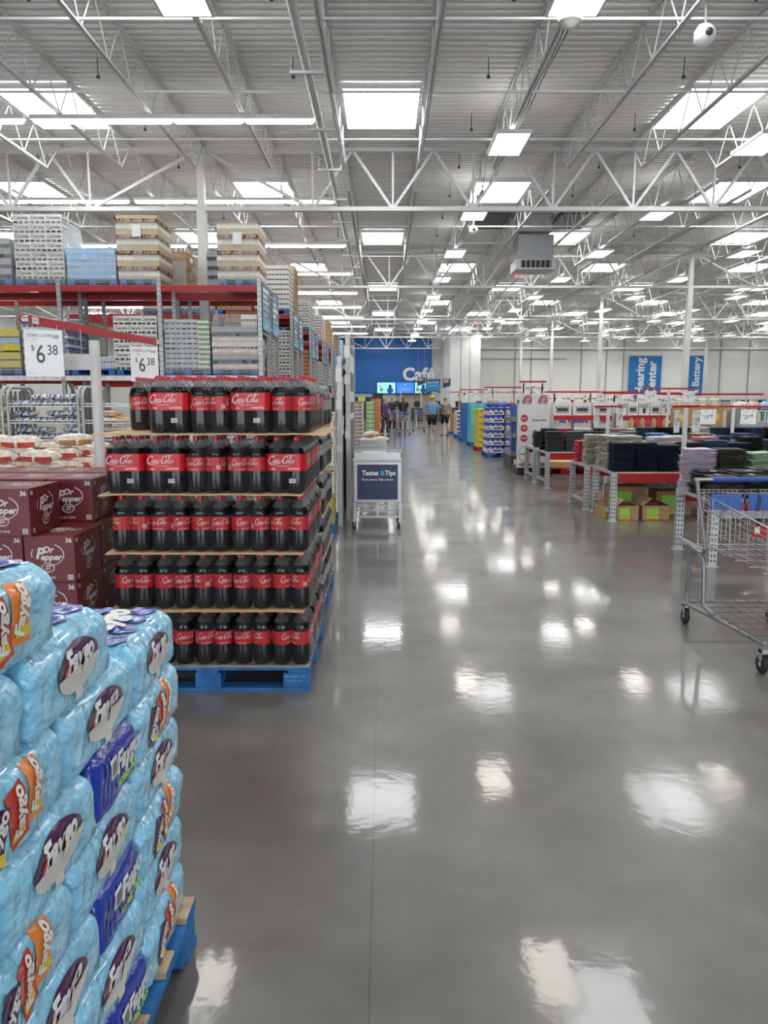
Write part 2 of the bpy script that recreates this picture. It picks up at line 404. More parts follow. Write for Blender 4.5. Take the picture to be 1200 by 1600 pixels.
# front bay behind/above the camera
for k, x in enumerate(jx):
    if abs(x) < 9:
        side = 'left' if x < 0 else 'right'; n = int(round(abs(x - (-.84 if x < 0 else .74)) / 1.58))
        o = thing('bar_joist', 'white open web joist overhead, %s %s of the aisle centre' % (ORD[n], side), 'roof joist', (x, ys[0] - 12.2, 0), group='bar joists under the roof deck')
        for nm, m in zip(('top_chord', 'bottom_chord', 'web'), jm): put(nm, m, o)
# bridging rods across the joists
bm_ = MB().box(XL + .5, -.016, 6.475, XR - .5, .016, 6.507).data('bridging_bar', M_steel)
nb = 0
for y0 in [ys[0]] + ys[1:5]:
    for dy in (2.6, 4.9, 7.3, 9.6):
        tag(put('bridging_bar', bm_, None, (0, y0 + dy, 0)), 'thin steel bridging bar across the joists, %s line from the front' % (ORD[nb] if nb < 15 else 'distant'), 'bar', 'bridging bars'); nb += 1
# ---------------------------------------------------------------- skylights
def skylight_mesh():
    f = MB(); p = MB(); w_, l_ = .70, 1.05
    for a in ((-w_ - .04, -l_, -w_, l_), (w_, -l_, w_ + .04, l_), (-w_ - .04, -l_ - .04, w_ + .04, -l_), (-w_ - .04, l_, w_ + .04, l_ + .04)):
        f.box(a[0], a[1], ZD - .10, a[2], a[3], ZD)
    p.box(-w_, -l_, ZD - .05, w_, l_, ZD - .03)
    return f.data('curb', M_steel), p.data('diffuser', M_sky)
sk = skylight_mesh(); ns = 0
for r in range(11):
    yy = 15.9 + 6.1 * r - 12.2
    xs = [-.05 + 6.32 * j for j in range(-3, 6)] if r % 2 == 0 else [3.11 + 6.32 * j for j in range(-4, 5)]
    for x in xs:
        if abs(x) > 6 + .55 * yy or x < XL + 1 or x > XR - 1: continue
        o = thing('skylight', 'bright white skylight, row %s from the camera, %s' % (ORD[r], 'over the aisle' if abs(x) < 1 else ('%s to the %s of the aisle' % (ORD[int(abs(x) // 6.3)], 'right' if x > 0 else 'left'))), 'skylight', (x, yy, 0), group='skylights in the roof')
        put('curb', sk[0], o); put('diffuser', sk[1], o); ns += 1
# ---------------------------------------------------------------- high bay lights
def bay_light():
    h = MB(); d = MB(); u = MB(); hg = MB()
    h.box(-.325, -.65, .0, .325, -.62, .07).box(-.325, .62, .0, .325, .65, .07).box(-.325, -.62, 0, -.295, .62, .07).box(.295, -.62, 0, .325, .62, .07)
    h.box(-.295, -.62, .05, .295, .62, .07)
    d.box(-.295, -.62, .018, .295, .62, .028)
    for k in range(1, 8):
        yv = -.62 + 1.24 * k / 8; h.box(-.295, yv - .004, .0, .295, yv + .004, .017)
    u.box(-.22, -.5, .0705, .22, .5, .075)  # glowing panel added on top of the housing to brighten the ceiling
    for s in (-.5, .5): hg.tube([(0, s, .07), (0, s, .175)], .006, 5)
    return h.data('housing', M_steel), d.data('diffuser', M_lamp), u.data('uplight', M_up), hg.data('hanger', M_galv)
bl = bay_light()
rows = [2.32, 7.06, 11.8, 16.54, 21.28, 26.02, -2.42]
for i, x in enumerate(rows):
    for k in range(-2, 11):
        yy = 9.65 + 5.5 * k
        if x < 0 and k > 0: continue
        if abs(x) > 6 + .56 * yy: continue
        o = thing('high_bay_light', 'rectangular high bay light, %s, %s from the front' % ('left of the aisle' if x < 0 else ORD[i] + ' line to the right', ORD[k + 2]), 'ceiling light', (x, yy, 6.28), group='high bay ceiling lights')
        for nm, m in zip(('housing', 'diffuser', 'uplight', 'hanger'), bl): put(nm, m, o)
# strip lights over the rack aisles
def strip():
    h = MB().box(-4.9, -.06, .03, 0, .06, .10); t = []
    for k in range(4): t.append(MB().tube([(-4.85 + 1.22 * k, 0, .0), (-4.80 + 1.22 * k, 0, .0), (-3.72 + 1.22 * k, 0, .0), (-3.67 + 1.22 * k, 0, .0)], [.02, .042, .042, .02], 8).data('lamp_tube', M_strip, 60))
    g = MB(); [g.tube([(x, 0, .1), (x, 0, .17)], .008, 5) for x in (-.6, -2.4, -4.3)]
    return h.data('housing', M_steel), t, g.data('hanger', M_galv)
sl = strip()
for k in range(9):
    for j in range(3):
        o = thing('strip_light', 'long strip light above the racks, %s row, %s from the aisle' % (ORD[k], ORD[j]), 'ceiling light', (-1.2 - 5.0 * j, 14.1 + 5.5 * k, 6.34), group='strip lights above the racks')
        put('housing', sl[0], o); put('hanger', sl[2], o)
        for t in sl[1]: put('lamp_tube', t, o)
# sprinkler heads
sh = MB().tube([(0, 0, 0), (0, 0, .28)], .008, 5).lathe([(.03, 0), (.035, .02), (.02, .05)], 8, (0, 0, -.05)).data('sprinkler_head', M_dark)
for r in range(9):
    for j in range(-3, 7):
        x = 1.75 + 3.27 * j; yy = 8.7 + 2.55 * r
        if abs(x) > 2 + .5 * yy: continue
        tag(put('sprinkler_head', sh, None, (x, yy, ZD - .28)), 'small dark sprinkler head, %s row, %s from the left' % (ORD[r], ORD[j + 3]), 'sprinkler', 'sprinkler heads')
# vent pipe with saddles
o = thing('vent_pipe', 'long white pipe hung along the joists left of the aisle', 'pipe')
MB().tube([(-1.1, 0, 6.28), (-1.1, 34, 6.28)], .065, 14).build('pipe', M_steel, o, smooth=40)
for k in range(12):
    yy = 7 + 2.35 * k; mb = MB(); mb.box(-1.34, yy - .03, 6.17, -.86, yy + .03, 6.21); mb.tube([(-1.32, yy, 6.19), (-1.32, yy, 6.45)], .006, 5); mb.tube([(-.88, yy, 6.19), (-.88, yy, 6.45)], .006, 5); mb.build('saddle', M_steel, o)
# conduits by the right joist
o = thing('cable_run', 'bundle of grey cables clipped along the joist right of the aisle', 'cables')
for k, dx in enumerate((0, .05)):
    MB().tube([(2.32 + dx + .12, .5 * i - 2, 6.56 + .025 * math.sin(i * 1.3 + k)) for i in range(80)], .010, 6).build('cable', M_galvd, o, smooth=50)
# wifi dome, cameras
def dome(loc, label):
    o = thing('ceiling_dome', label, 'ceiling device', loc)
    MB().lathe([(.14, .10), (.15, .06), (.10, .03), (.07, .0), (.03, -.02), (.002, -.025)], 20).build('dome_housing', M_steel, o, smooth=40)
    MB().tube([(0, 0, .1), (0, 0, .33)], .02, 8).build('stem', M_steel, o)
dome((2.28, 10.2, 6.12), 'white round dome under the joist near the front lights')
def camera_pod(loc, label, s=1):
    o = thing('security_camera', label, 'security camera', loc)
    MB().lathe([(.002, -.16 * s), (.09 * s, -.13 * s), (.13 * s, -.03 * s), (.12 * s, .05 * s), (.07 * s, .09 * s), (.002, .1 * s)], 20, M=Matrix.Rotation(R(25), 4, 'Y')).build('housing', M_white, o, smooth=60)
    MB().lathe([(.05 * s, 0), (.04 * s, .02), (.002, .03)], 16, M=Matrix.Translation((0, -.115 * s, -.02)) @ Matrix.Rotation(R(90), 4, 'X')).build('lens', M_dark, o, smooth=50)
    MB().tube([(0, 0, .08 * s), (0, .03, 6.45 - loc[2])], .015, 6).build('bracket', M_galv, o)
camera_pod((3.95, 10.2, 6.05), 'white security camera pod on the joist at upper right', 1)
camera_pod((2.35, 21.0, 6.0), 'white security camera pod between the lights at mid aisle', .9)
# hvac
o = thing('air_handler', 'grey duct unit with grille hanging from the roof right of aisle', 'air unit', (4.70, 25.2, .12))
MB().box(-.55, -.5, 5.75, .55, .5, 6.5).build('duct_box', mat('duct_grey', (.34, .35, .36), .5, .3), o, bevel=.01)
MB().box(-.62, -.56, 5.45, .62, .5, 5.75).build('outlet_box', M_galv, o, bevel=.01)
mb = MB(); mb.box(-.48, -.575, 5.50, .48, -.562, 5.72)
for k in range(7): mb.box(-.47 + .15 * k, -.58, 5.50, -.45 + .15 * k, -.56, 5.72, 1)
mb.build('grille', [M_black, M_galv], o)
for sx in (-1, 1): MB().box(sx * 1.25 - .55, -.9, 7.02, sx * 1.25 + .55, 1.3, 7.13).build('roof_curb', M_dark, o)
MB().box(-.5, -.45, 6.6, .5, .45, 7.12).build('riser', M_galv, o)
def exit_sign(loc, label):
    o = thing('exit_sign', label, 'exit sign', loc, group='hanging exit signs')
    MB().box(-.17, -.03, -.11, .17, .03, .11).build('panel', M_paper, o, bevel=.01)
    MB().mesh(text_me('EXIT', .19, .02), FR(0, -.032, 0)).build('lettering', mat('exit_red', (.8, .02, .02), .5, emit=.8), o)
    MB().tube([(-.1, 0, .11), (-.1, 0, 1.25)], .006, 5).tube([(.1, 0, .11), (.1, 0, 1.25)], .006, 5).build('hanger', M_galv, o)
exit_sign((4.85, 28.6, 6.0), 'red EXIT sign hanging right of the aisle, the nearer one')
exit_sign((5.4, 45, 6.0), 'red EXIT sign hanging beyond the nearer one, smaller')

# ================================================================== PALLETS
def pallet(name, label, x0, x1, y0, y1, top=None, side=None, z=0, group=None, h=.14, detail=True):
    """block pallet; boards run along X on top"""
    side = side or M_blueP; top = top or side
    o = thing('pallet', label, 'pallet', ((x0 + x1) / 2, (y0 + y1) / 2, z), group=group)
    pallet_parts(o, x1 - x0, y1 - y0, top, side, h); return o
def pallet_parts(o, W, D, top, side, h=.14):
    w2, d2 = W / 2, D / 2; t = h * .13
    n = 7
    for k in range(n):
        yy = -d2 + .05 + (D - .1) * k / (n - 1); hw = .05 if k in (0, n - 1) else .042
        mb = MB().box(-w2, yy - hw, h - t, w2, yy + hw, h, 0)
        if top is not side and k == 0: mb.box(-w2, yy - hw - .002, h - t, w2, yy - hw - .0002, h - .002, 1)
        if top is not side: mb.box(w2 + .0002, yy - hw, h - t, w2 + .002, yy + hw, h - .002, 1)
        mb.build('deck_board', [top, side], o)
    for sx in (-1, 0, 1):
        MB().box(sx * (w2 - .06) - .06, -d2, h - 2 * t, sx * (w2 - .06) + .06, d2, h - t - .0005).build('stringer_board', side, o)
        for sy in (-1, 0, 1):
            MB().box(sx * (w2 - .075) - .072, sy * (d2 - .075) - .072, t, sx * (w2 - .075) + .072, sy * (d2 - .075) + .072, h - 2 * t - .0005).build('block', side, o, bevel=.003)
    for sy in (-1, 0, 1):
        MB().box(-w2, sy * (d2 - .05) - .05, 0, w2, sy * (d2 - .05) + .05, t - .0005).build('bottom_board', side, o)

# ================================================================== COLA BOTTLES
def bottle_meshes(labmat, logo='coke'):
    prof = [(.030, 0), (.046, .004), (.052, .022), (.053, .05), (.053, .10), (.0515, .110), (.0515, .198), (.053, .202), (.0525, .212), (.0490, .226), (.0430, .242), (.0320, .260), (.020, .275), (.0145, .283), (.0145, .290)]
    body = MB(); n = 20; vs = []
    for (r, z) in prof:
        for k in range(n):
            a = 2 * PI * k / n; rr = r * (1 + (.05 * math.cos(5 * a) * max(0, 1 - z / .03)))
            vs.append((rr * math.cos(a), rr * math.sin(a), z))
    fs = []; ms = []
    for i in range(len(prof) - 1):
        for k in range(n):
            fs.append((i * n + k, i * n + (k + 1) % n, (i + 1) * n + (k + 1) % n, (i + 1) * n + k)); ms.append(0 if prof[i + 1][1] <= .243 else 1)
    fs.append(tuple(range(n))[::-1]); ms.append(0)
    body.v = vs; body.f = fs; body.m = ms
    # liquid surface
    body.add([(.0425 * math.cos(2 * PI * k / n), .0425 * math.sin(2 * PI * k / n), .2421) for k in range(n)], [tuple(range(n))], 0)
    bme = body.data('bottle', [M_cola, M_pet], 50)
    cap = MB().lathe([(.0150, .282), (.0152, .284), (.0152, .300), (.0140, .303)], 16).data('cap', M_cap if logo == 'coke' else mat('grey_cap', (.5, .5, .52), .4), 50)
    out = []
    for rotv in (0, 55, 130, 205, 285):
        lb = MB(); m = 24; z0, z1, rr = .118, .194, .0525
        lb.add([(rr * math.cos(2 * PI * k / m), rr * math.sin(2 * PI * k / m), z) for z in (z0, z1) for k in range(m)], [(k, (k + 1) % m, m + (k + 1) % m, m + k) for k in range(m)], 0)
        def wp(off, cz, r=.0530):
            return lambda q: Vector((r * math.sin(q[0] / r + R(off)), -r * math.cos(q[0] / r + R(off)), cz + q[1]))
        if logo == 'coke':
            coke_logo(lb, .108, warp=wp(rotv, .164), mi=1, n=2); coke_logo(lb, .108, warp=wp(rotv + 180, .164), mi=1, n=2)
        else:
            coke_logo(lb, .09, warp=wp(rotv, .168), mi=2, n=2)
        me = text_me('2L 67.6 FL OZ', .009, .02)
        for off in (0, 180):
            f = wp(rotv + off, .127); o_ = len(lb.v); lb.v += [tuple(f(v.co)) for v in me.vertices]
            for p in me.polygons: lb.f.append(tuple(o_ + i for i in p.vertices)); lb.m.append(1)
        f = wp(rotv + 100, .140)
        for k in range(9): lb.add([f((-.012 + .0028 * k, -.012, 0)), f((-.0105 + .0028 * k, -.012, 0)), f((-.0105 + .0028 * k, .012, 0)), f((-.012 + .0028 * k, .012, 0))], [(0, 1, 2, 3)], 1)
        out.append(lb.data('label', [labmat, M_white, M_redl], 60))
    return bme, cap, out
CB = bottle_meshes(M_lab); DB = bottle_meshes(M_sil, 'diet')

def stadium(hx, hy, r, n=5):
    P = []
    for cx, cy, a0 in ((hx - r, -hy + r, -90), (hx - r, hy - r, 0), (-hx + r, hy - r, 90), (-hx + r, -hy + r, 180)):
        for k in range(n + 1): P.append((cx + r * math.cos(R(a0 + 90 * k / n)), cy + r * math.sin(R(a0 + 90 * k / n))))
    return P
def film_mesh(hx, hy, h=.305, seed=0):
    prof = [(-.004, .001), (.001, .02), (.0015, .10), (.0015, .20), (-.010, .235), (-.026, .265), (-.040, .287), (-.060, .294)]
    mb = MB(); vs = []; n = 0
    for off, z in prof:
        P = stadium(hx + off, hy + off, .05 if off > -.03 else .03); n = len(P)
        for k, (x, y) in enumerate(P):
            d = noise.noise(Vector((x * 18 + seed, y * 18, z * 14))) * (.004 if z > .19 else .0012)
            vs.append((x + d, y + d, z + d * .6))
    fs = [(i * n + k, i * n + (k + 1) % n, (i + 1) * n + (k + 1) % n, (i + 1) * n + k) for i in range(len(prof) - 1) for k in range(n)]
    return mb.add(vs, fs).data('shrink_film', M_filmc, 70)
FILMS = [film_mesh(.107, .161, seed=s) for s in (0, 5, 9)]
def sleeve_mesh():
    mb = MB(); P = stadium(.1085, .1625, .05, 6); n = len(P)
    mb.add([(x, y, z) for z in (.120, .212) for x, y in P], [(k, (k + 1) % n, n + (k + 1) % n, n + k) for k in range(n)], 0)
    coke_logo(mb, .140, FR(-.018, -.1636, .178), 1); coke_logo(mb, .17, FR(.1096, .0, .175, R(90)), 1)
    for t, x, z, s in (('4-2L', -.062, .131, .012), ('CONTOUR', .045, .132, .013)): mb.mesh(text_me(t, s, .03), FR(x, -.1636, z), 1)
    mb.box(-.05, -.1638, .147, .02, -.1632, .1485, 1)
    mb.box(.02, -.1638, .055, .055, -.1630, .078, 1)
    for k in range(9): mb.box(.0225 + k * .0035, -.1644, .057, .0240 + k * .0035, -.1638, .076, 2)
    return mb.data('printed_sleeve', [M_lab, M_white, M_black], 50)
SLEEVE = sleeve_mesh()
rnd = random.Random(3)
def cola_pack(x, y, z, label, group, kind='coke', sleeve=False, jit=.004):
    BM = CB if kind == 'coke' else DB
    o = thing('bottle_pack', label, 'drinks pack', (x + rnd.uniform(-jit, jit), y + rnd.uniform(-jit, jit), z), R(rnd.uniform(-1.2, 1.2)), group)
    for sy in (-1, 0, 1):
        for sx in (-1, 1):
            b = put('bottle', BM[0], o, (sx * .0535, sy * .107, 0), (0, 0, R(rnd.uniform(0, 72))))
            put('cap', BM[1], b); l = put('label', rnd.choice(BM[2]), b); l.rotation_euler = (0, 0, -b.rotation_euler.z + R(rnd.uniform(-12, 12)))
    put('shrink_film', rnd.choice(FILMS), o)
    if sleeve: put('printed_sleeve', SLEEVE, o)
    return o
PX0, PX1, PY0, PY1 = -1.55, -.415, 4.10, 5.14
pallet('pallet', 'blue wooden pallet with worn grey top under the cola bottles', PX0, PX1, PY0, PY1, M_woodg, M_blueP)
# stencilled words on the pallet's corner block
mb = MB()
for i, t in enumerate(('PROPERTY OF', 'PALLET CO.')): mb.mesh(text_me(t, .017, .02), FR(-.495, PY0 - .0025, .085 - .024 * i))
mb.build('stencilled_marks', mat('faded_stencil', (.25, .42, .62), .7), [o for o in C.objects if o.name == 'pallet'][0].children[7] if False else None)
st = C.objects[-1]; st.parent = [o for o in C.objects if o.get('category') == 'pallet'][0]; pl = st.parent; st.location = (-pl.location.x, -pl.location.y, 0)
TZ = [.142, .465, .788, 1.111, 1.436]
tiers = ['bottom', 'second', 'third', 'fourth', 'top']
for t in range(5):
    z = TZ[t]; xo = (0, .004, .0, -.012, .022)[t]
    for c in range(5):
        for r in range(3):
            x = -1.390 + .2175 * c + xo; y = PY0 + .185 + .325 * r
            if t == 4:
                if c == 0 and r == 0: continue
            elif r > 0 and c < 4: continue
            slv = (t == 4 and c in (1, 3)) or (t == 3 and c in (0, 1, 4)) or (t == 4 and rnd.random() < .4 and r > 0)
            side = 'front row' if r == 0 else ('middle row' if r == 1 else 'back row')
            y += 0 if not (t == 4 and r == 0 and c in (0,)) else .1
            cola_pack(x, y, z, 'red labelled cola bottle pack, %s tier, %s, %s from the left' % (tiers[t], side, ORD[c]), 'cola bottle packs on the blue pallet', 'coke', slv)
# cardboard tier sheets
def sheet(z, x0, x1, y0, y1, label, seed, grp='cardboard sheets between cola tiers', th=.006, ym=.010):
    nx, ny = 22, 14; vs = []
    for s in (0, 1):
        for j in range(ny + 1):
            for i in range(nx + 1):
                u = i / nx; v = j / ny; x = x0 + (x1 - x0) * u; yy = y0 + (y1 - y0) * v
                edge = max(0, abs(2 * u - 1) - .86) + max(0, abs(2 * v - 1) - .9)
                dz = -edge * .03 * (1 + noise.noise(Vector((x * 6, yy * 6, seed)))) if edge else 0
                vs.append((x, yy + (noise.noise(Vector((x * 9, seed, 0))) * .008 if j in (0,) else 0), z + dz + (th if s else 0)))
    st_ = (nx + 1) * (ny + 1); fs = []
    for j in range(ny):
        for i in range(nx):
            a = j * (nx + 1) + i; q = (a, a + 1, a + nx + 2, a + nx + 1); fs.append(q[::-1]); fs.append(tuple(st_ + k for k in q))
    bd = [i for i in range(nx + 1)] + [j * (nx + 1) + nx for j in range(1, ny + 1)] + [ny * (nx + 1) + i for i in range(nx - 1, -1, -1)] + [j * (nx + 1) for j in range(ny - 1, 0, -1)]
    for k in range(len(bd)): a, b = bd[k], bd[(k + 1) % len(bd)]; fs.append((a, b, st_ + b, st_ + a))
    return tag(MB().add(vs, fs).build('cardboard_sheet', M_cardl, smooth=60), label, 'cardboard sheet', grp)
for t in range(1, 5):
    z = TZ[t] - .0075
    x0, x1 = (-1.52, -.44) if t < 4 else (-1.56, -.31)
    sheet(z, x0 - (.02 if t == 3 else 0), x1, PY0 + .0, PY1 - .02, 'brown cardboard sheet under the %s tier of cola bottles' % tiers[t], t * 3.1)
# silver cola stack behind
pallet('pallet', 'blue wooden pallet under the silver labelled cola, behind the red one', -1.56, -.44, 5.45, 6.62, M_woodg, M_blueP)
for t in range(5):
    z = .142 + .318 * t
    for c in (3, 4):
        for r in range(3):
            if c == 3 and not (r == 0 or t == 4): continue
            x = -1.415 + .2175 * c + .0; y = 5.45 + .2 + .34 * r
            cola_pack(x, y, z, 'silver labelled cola bottle pack, %s tier, %s, %s' % (tiers[t], ('near', 'middle', 'far')[r], 'aisle side' if c == 4 else 'inner side'), 'silver cola packs behind the red ones', 'diet')
    if t: sheet(z - .0075, -1.2, -.44, 5.46, 6.55, 'brown cardboard sheet under the %s tier of silver cola' % tiers[t], 20 + t, 'cardboard sheets between silver cola tiers')

# ================================================================== DR PEPPER CASES
M_dp = mat('maroon_carton', (.155, .012, .022), .38, var=.06, scale=5)
M_dpl = mat('carton_print', (.74, .72, .70), .5)
def dp_art(mb, cx, cy, s, F):
    def pt(P, w, thin=.6): ribbon(mb, [(cx + x * s, cy + y * s) for x, y in P], w * s, F, 1, thin=thin, n=2)
    mb.mesh(text_me('Dr', .46 * s, .035, .25), F @ Matrix.Translation((cx + .02 * s, cy + .36 * s, 0)), 1)
    mb.mesh(text_me('P', .78 * s, .04, .25), F @ Matrix.Translation((cx - .42 * s, cy + .16 * s, 0)), 1)
    mb.mesh(text_me('epper', .46 * s, .035, .25), F @ Matrix.Translation((cx + .16 * s, cy - .02 * s, 0)), 1)
    pt(arc(0, .15, .80, .56, 195, 175 - 360 + 275, 8)[:0] or arc(0, .12, .82, .58, -95, 62, 14), .05)
    pt(arc(0, .12, .82, .58, 150, 195, 6), .045)
    pt(arc(-.02, -.56, .34, .24, 0, 360, 18), .04); pt(arc(-.02, -.56, .27, .18, 0, 360, 18), .02)
    mb.mesh(text_me('23', .26 * s, .03), F @ Matrix.Translation((cx - .02 * s, cy - .56 * s, 0)), 1)
def dp_case():
    w_, d_, h_ = .268, .372, .252
    b = MB().box(-w_/2, -d_/2, 0, w_/2, d_/2, h_)
    body = b.data('carton', M_dp, bevel=.004)
    a = MB(); e = .0012
    F = FR(0, -d_/2 - e, h_/2); dp_art(a, -.01, .012, .104, F)
    a.mesh(text_me('36', .034, .03), F @ Matrix.Translation((.105, .10, 0)), 1)
    a.mesh(text_me('12 FL OZ CANS', .016, .02), F @ Matrix.Translation((-.03, -.100, 0)), 1)
    def bar_(F, x, y, s=.028):
        a.mesh(quad_me, F @ Matrix.Translation((x, y, 0)) @ Matrix.Diagonal((s, s, 1, 1)), 1)
        for k in range(7): a.mesh(quad_me, F @ Matrix.Translation((x, y - s * .38 + s * .125 * k, .0004)) @ Matrix.Diagonal((s * .8, s * .05, 1, 1)), 2)
    bar_(F, .105, -.098)
    Fs = FR(w_/2 + e, 0, h_/2, R(90)); dp_art(a, 0, .01, .118, Fs)
    a.mesh(text_me('36', .030, .03), Fs @ Matrix.Translation((-.155, .10, 0)), 1); bar_(Fs, -.15, -.098, .024)
    Ft = Matrix.Translation((0, 0, h_ + e)); dp_art(a, 0, .01, .11, Ft)
    return body, a.data('printed_logo', [M_dp, M_dpl, M_black])
quad_me = bpy.data.meshes.new('q'); quad_me.from_pydata([(-.5, -.5, 0), (.5, -.5, 0), (.5, .5, 0), (-.5, .5, 0)], [], [(0, 1, 2, 3)])
DP = dp_case()
pallet('pallet', 'blue pallet under the maroon soda cartons', -2.98, -1.64, 3.99, 5.16, M_woodg, M_blueP)
hD = .254
for t in range(4):
    for r in range(3):
        for c in range(4):
            x = -1.774 - .274 * c; y = 4.185 + .385 * r
            if t == 3:
                x -= (.205 if r == 0 else (.06 if r == 1 else .0)); y += (-.03, .06, .09)[r]
            if t == 3 and r == 0: y -= .01
            if t == 2 and r == 0: y -= .005
            if c > 2 and t < 3: continue
            o = thing('soda_carton', 'maroon soda carton, %s layer, %s row, %s from the cola stack' % (('bottom', 'second', 'third', 'top')[t], ('front', 'middle', 'back')[r], ORD[c]), 'carton', (x, y, .1405 + hD * t), R(rnd.uniform(-1, 1)), 'maroon soda cartons')
            put('carton', DP[0], o); put('printed_logo', DP[1], o)

# ================================================================== BLUE VARIETY PACKS
M_fb = mat('light_blue_film', (.27, .64, .88), .16, var=.25, scale=9, bump=1.0, bscale=24, coat=.7, bdist=.022)
M_fd = mat('deep_blue_print', (.015, .05, .42), .2, var=.15, scale=8, bump=.3, bscale=30, coat=.6)
M_flid = mat('can_lid_violet', (.05, .09, .45), .25, coat=.5)
M_purp = mat('purple_print', (.075, .012, .075), .25, coat=.5)
M_redp = mat('red_print', (.55, .035, .02), .25, coat=.5)
M_orp = mat('orange_print', (.80, .24, .04), .25, coat=.5)
M_yel = mat('yellow_print', (.75, .55, .03), .3)
M_flap = mat('white_card_flap', (.74, .72, .69), .6)
M_grn = mat('green_print', (.35, .75, .08), .35)
def pack_fn(L, D, H, seed):
    def inset(z):
        v = z / H
        if v > .72: t = (v - .72) / .28; return .034 * t * t * (1.0) + .002
        if v < .16: t = (.16 - v) / .16; return .016 * t * t + .002
        return .002 + .002 * math.sin(v * 7)
    def disp(p): return noise.noise(Vector((p[0] * 13 + seed, p[1] * 13, p[2] * 16))) * .0055 + noise.noise(Vector((p[0] * 40 + seed, p[1] * 34, p[2] * 40))) * .0018
    return inset, disp
def var_pack(L, D, H, art, seed):
    """L along Y, D along X; art on the +X face"""
    inset, disp = pack_fn(L, D, H, seed)
    hx, hy = D / 2, L / 2; mb = MB(); zs = [0, .006, .014, .03, .05, .075, .1, .112, .122, .130, .138, .144, .148, .1495]
    zs = [z * H / .1495 for z in zs]
    ns = 12; P0 = []
    def perim(off):
        r = .034; P = []
        for (ax, ay, bx, by, nx, ny) in ((hx, -hy + r, hx, hy - r, 1, 0), (hx - r, hy, -hx + r, hy, 0, 1), (-hx, hy - r, -hx, -hy + r, -1, 0), (-hx + r, -hy, hx - r, -hy, 0, -1)):
            for k in range(ns + 1):
                u = k / ns; x = ax + (bx - ax) * u; y = ay + (by - ay) * u
                length = math.hypot(bx - ax, by - ay); sc = .0018 * abs(math.sin(PI * u * round(length / .066)))
                P.append((x - nx * (off + .0018 - sc), y - ny * (off + .0018 - sc)))
            cx, cy = bx - nx * r, by - ny * r; a0 = math.atan2(ny, nx)
            for k in range(1, 5):
                a = a0 + (PI / 2) * k / 5; P.append((cx + (r - off) * math.cos(a), cy + (r - off) * math.sin(a)))
        return P
    vs = []
    for z in zs:
        P = perim(inset(z)); n = len(P)
        for x, y in P:
            d = disp((x, y, z)); l = math.hypot(x, y); vs.append((x + d * x / l * 1.2, y + d * y / l * 1.2, z))
    fs = [(i * n + k, i * n + (k + 1) % n, (i + 1) * n + (k + 1) % n, (i + 1) * n + k) for i in range(len(zs) - 1) for k in range(n)]
    # top skin over the can rims
    base = (len(zs) - 1) * n; topP = vs[base:base + n]
    for r in range(1, 7):
        f = 1 - r / 7
        for (x, y, z) in topP:
            xx, yy = x * f, y * f; bu = .003 * math.cos(2 * PI * xx / .066) * math.cos(2 * PI * yy / .066)
            vs.append((xx, yy, z + bu + disp((xx * 2, yy * 2, 3)) * .5))
    for r in range(6):
        a = base + r * n; b = base + (r + 1) * n
        fs += [(a + k, a + (k + 1) % n, b + (k + 1) % n, b + k) for k in range(n)]
    vs.append((0, 0, zs[-1])); a = base + 6 * n; fs += [(a + k, a + (k + 1) % n, len(vs) - 1) for k in range(n)]
    fs.append(tuple(range(n))[::-1])
    body = mb.add(vs, fs).data('wrapped_cans', M_fd if art == 'end' else M_fb, 80)
    def warp(q, e=.0012):   # q=(u along +Y, height)
        z = q[1]; x = hx - inset(z); p = (x, q[0], z); d = disp(p); l = math.hypot(x, q[0])
        return Vector((x + d * x / l * 1.2 + e, q[0] + d * q[0] / l * 1.2, z))
    def txt(a, s, size, u, z, ang, mi, e=.003, shear=.3, bold=.05, sx=1):
        me = text_me(s, size, bold, shear, sx=sx); c, sn = math.cos(R(ang)), math.sin(R(ang)); o_ = len(a.v)
        for v in me.vertices: x, y = v.co.x, v.co.y; a.v.append(tuple(warp((u + x * c - y * sn, z + x * sn + y * c), e)))
        for p in me.polygons: a.f.append(tuple(o_ + i for i in p.vertices)); a.m.append(mi)
    a = MB(); parts = []
    ms = [M_purp, M_redp, M_orp, M_white, M_yel, M_black, M_flap, M_grn, M_fd]
    if art == 'cans':
        for k, (u, z, an, mi) in enumerate(((-.075, .062, -18, 0), (-.012, .074, 8, 1), (.050, .088, -6, 2))):
            disc_pts(a, rectp(u, z, .056, .098, an, 5), None, mi, lambda q: warp(q, .0015), 5)
            disc_pts(a, rectp(u, z - .030, .040, .018, an, 3), None, 4, lambda q: warp(q, .0028), 2)
            txt(a, 'Faygo', .037, u, z + .005, an + 78, 3, .0045, .1, .04)
        parts.append(('printed_cans', a))
    elif art == 'handle':
        cy = .078; E_ = lambda cx, rx, ry, a0, a1, n=12: [(cx + rx * math.cos(R(a0 + (a1 - a0) * i / n)), cy + ry * math.sin(R(a0 + (a1 - a0) * i / n))) for i in range(n + 1)]
        disc_pts(a, E_(0, .100, .048, 0, 180), None, 0, lambda q: warp(q, .0012), 5)
        disc_pts(a, E_(.04, .035, .022, 0, 360)[:-1], None, 5, lambda q: warp(q, .0022), 3)
        disc_pts(a, [(-.078, cy), (-.045, cy), (-.05, cy + .022), (-.068, cy + .014)], None, 1, lambda q: warp(q, .0026), 3)
        txt(a, 'Faygo', .058, .0, cy + .017, 0, 3, .0035, .3, .05)
        parts.append(('handle_opening', a)); b = MB()
        disc_pts(b, E_(0, .100, .046, 180, 360), None, 6, lambda q: warp(q, .0040), 5)
        disc_pts(b, rectp(.0, .036, .034, .050, 0, 4), None, 6, lambda q: warp(q, .0034), 4)
        parts.append(('handle_flap', b))
    else:
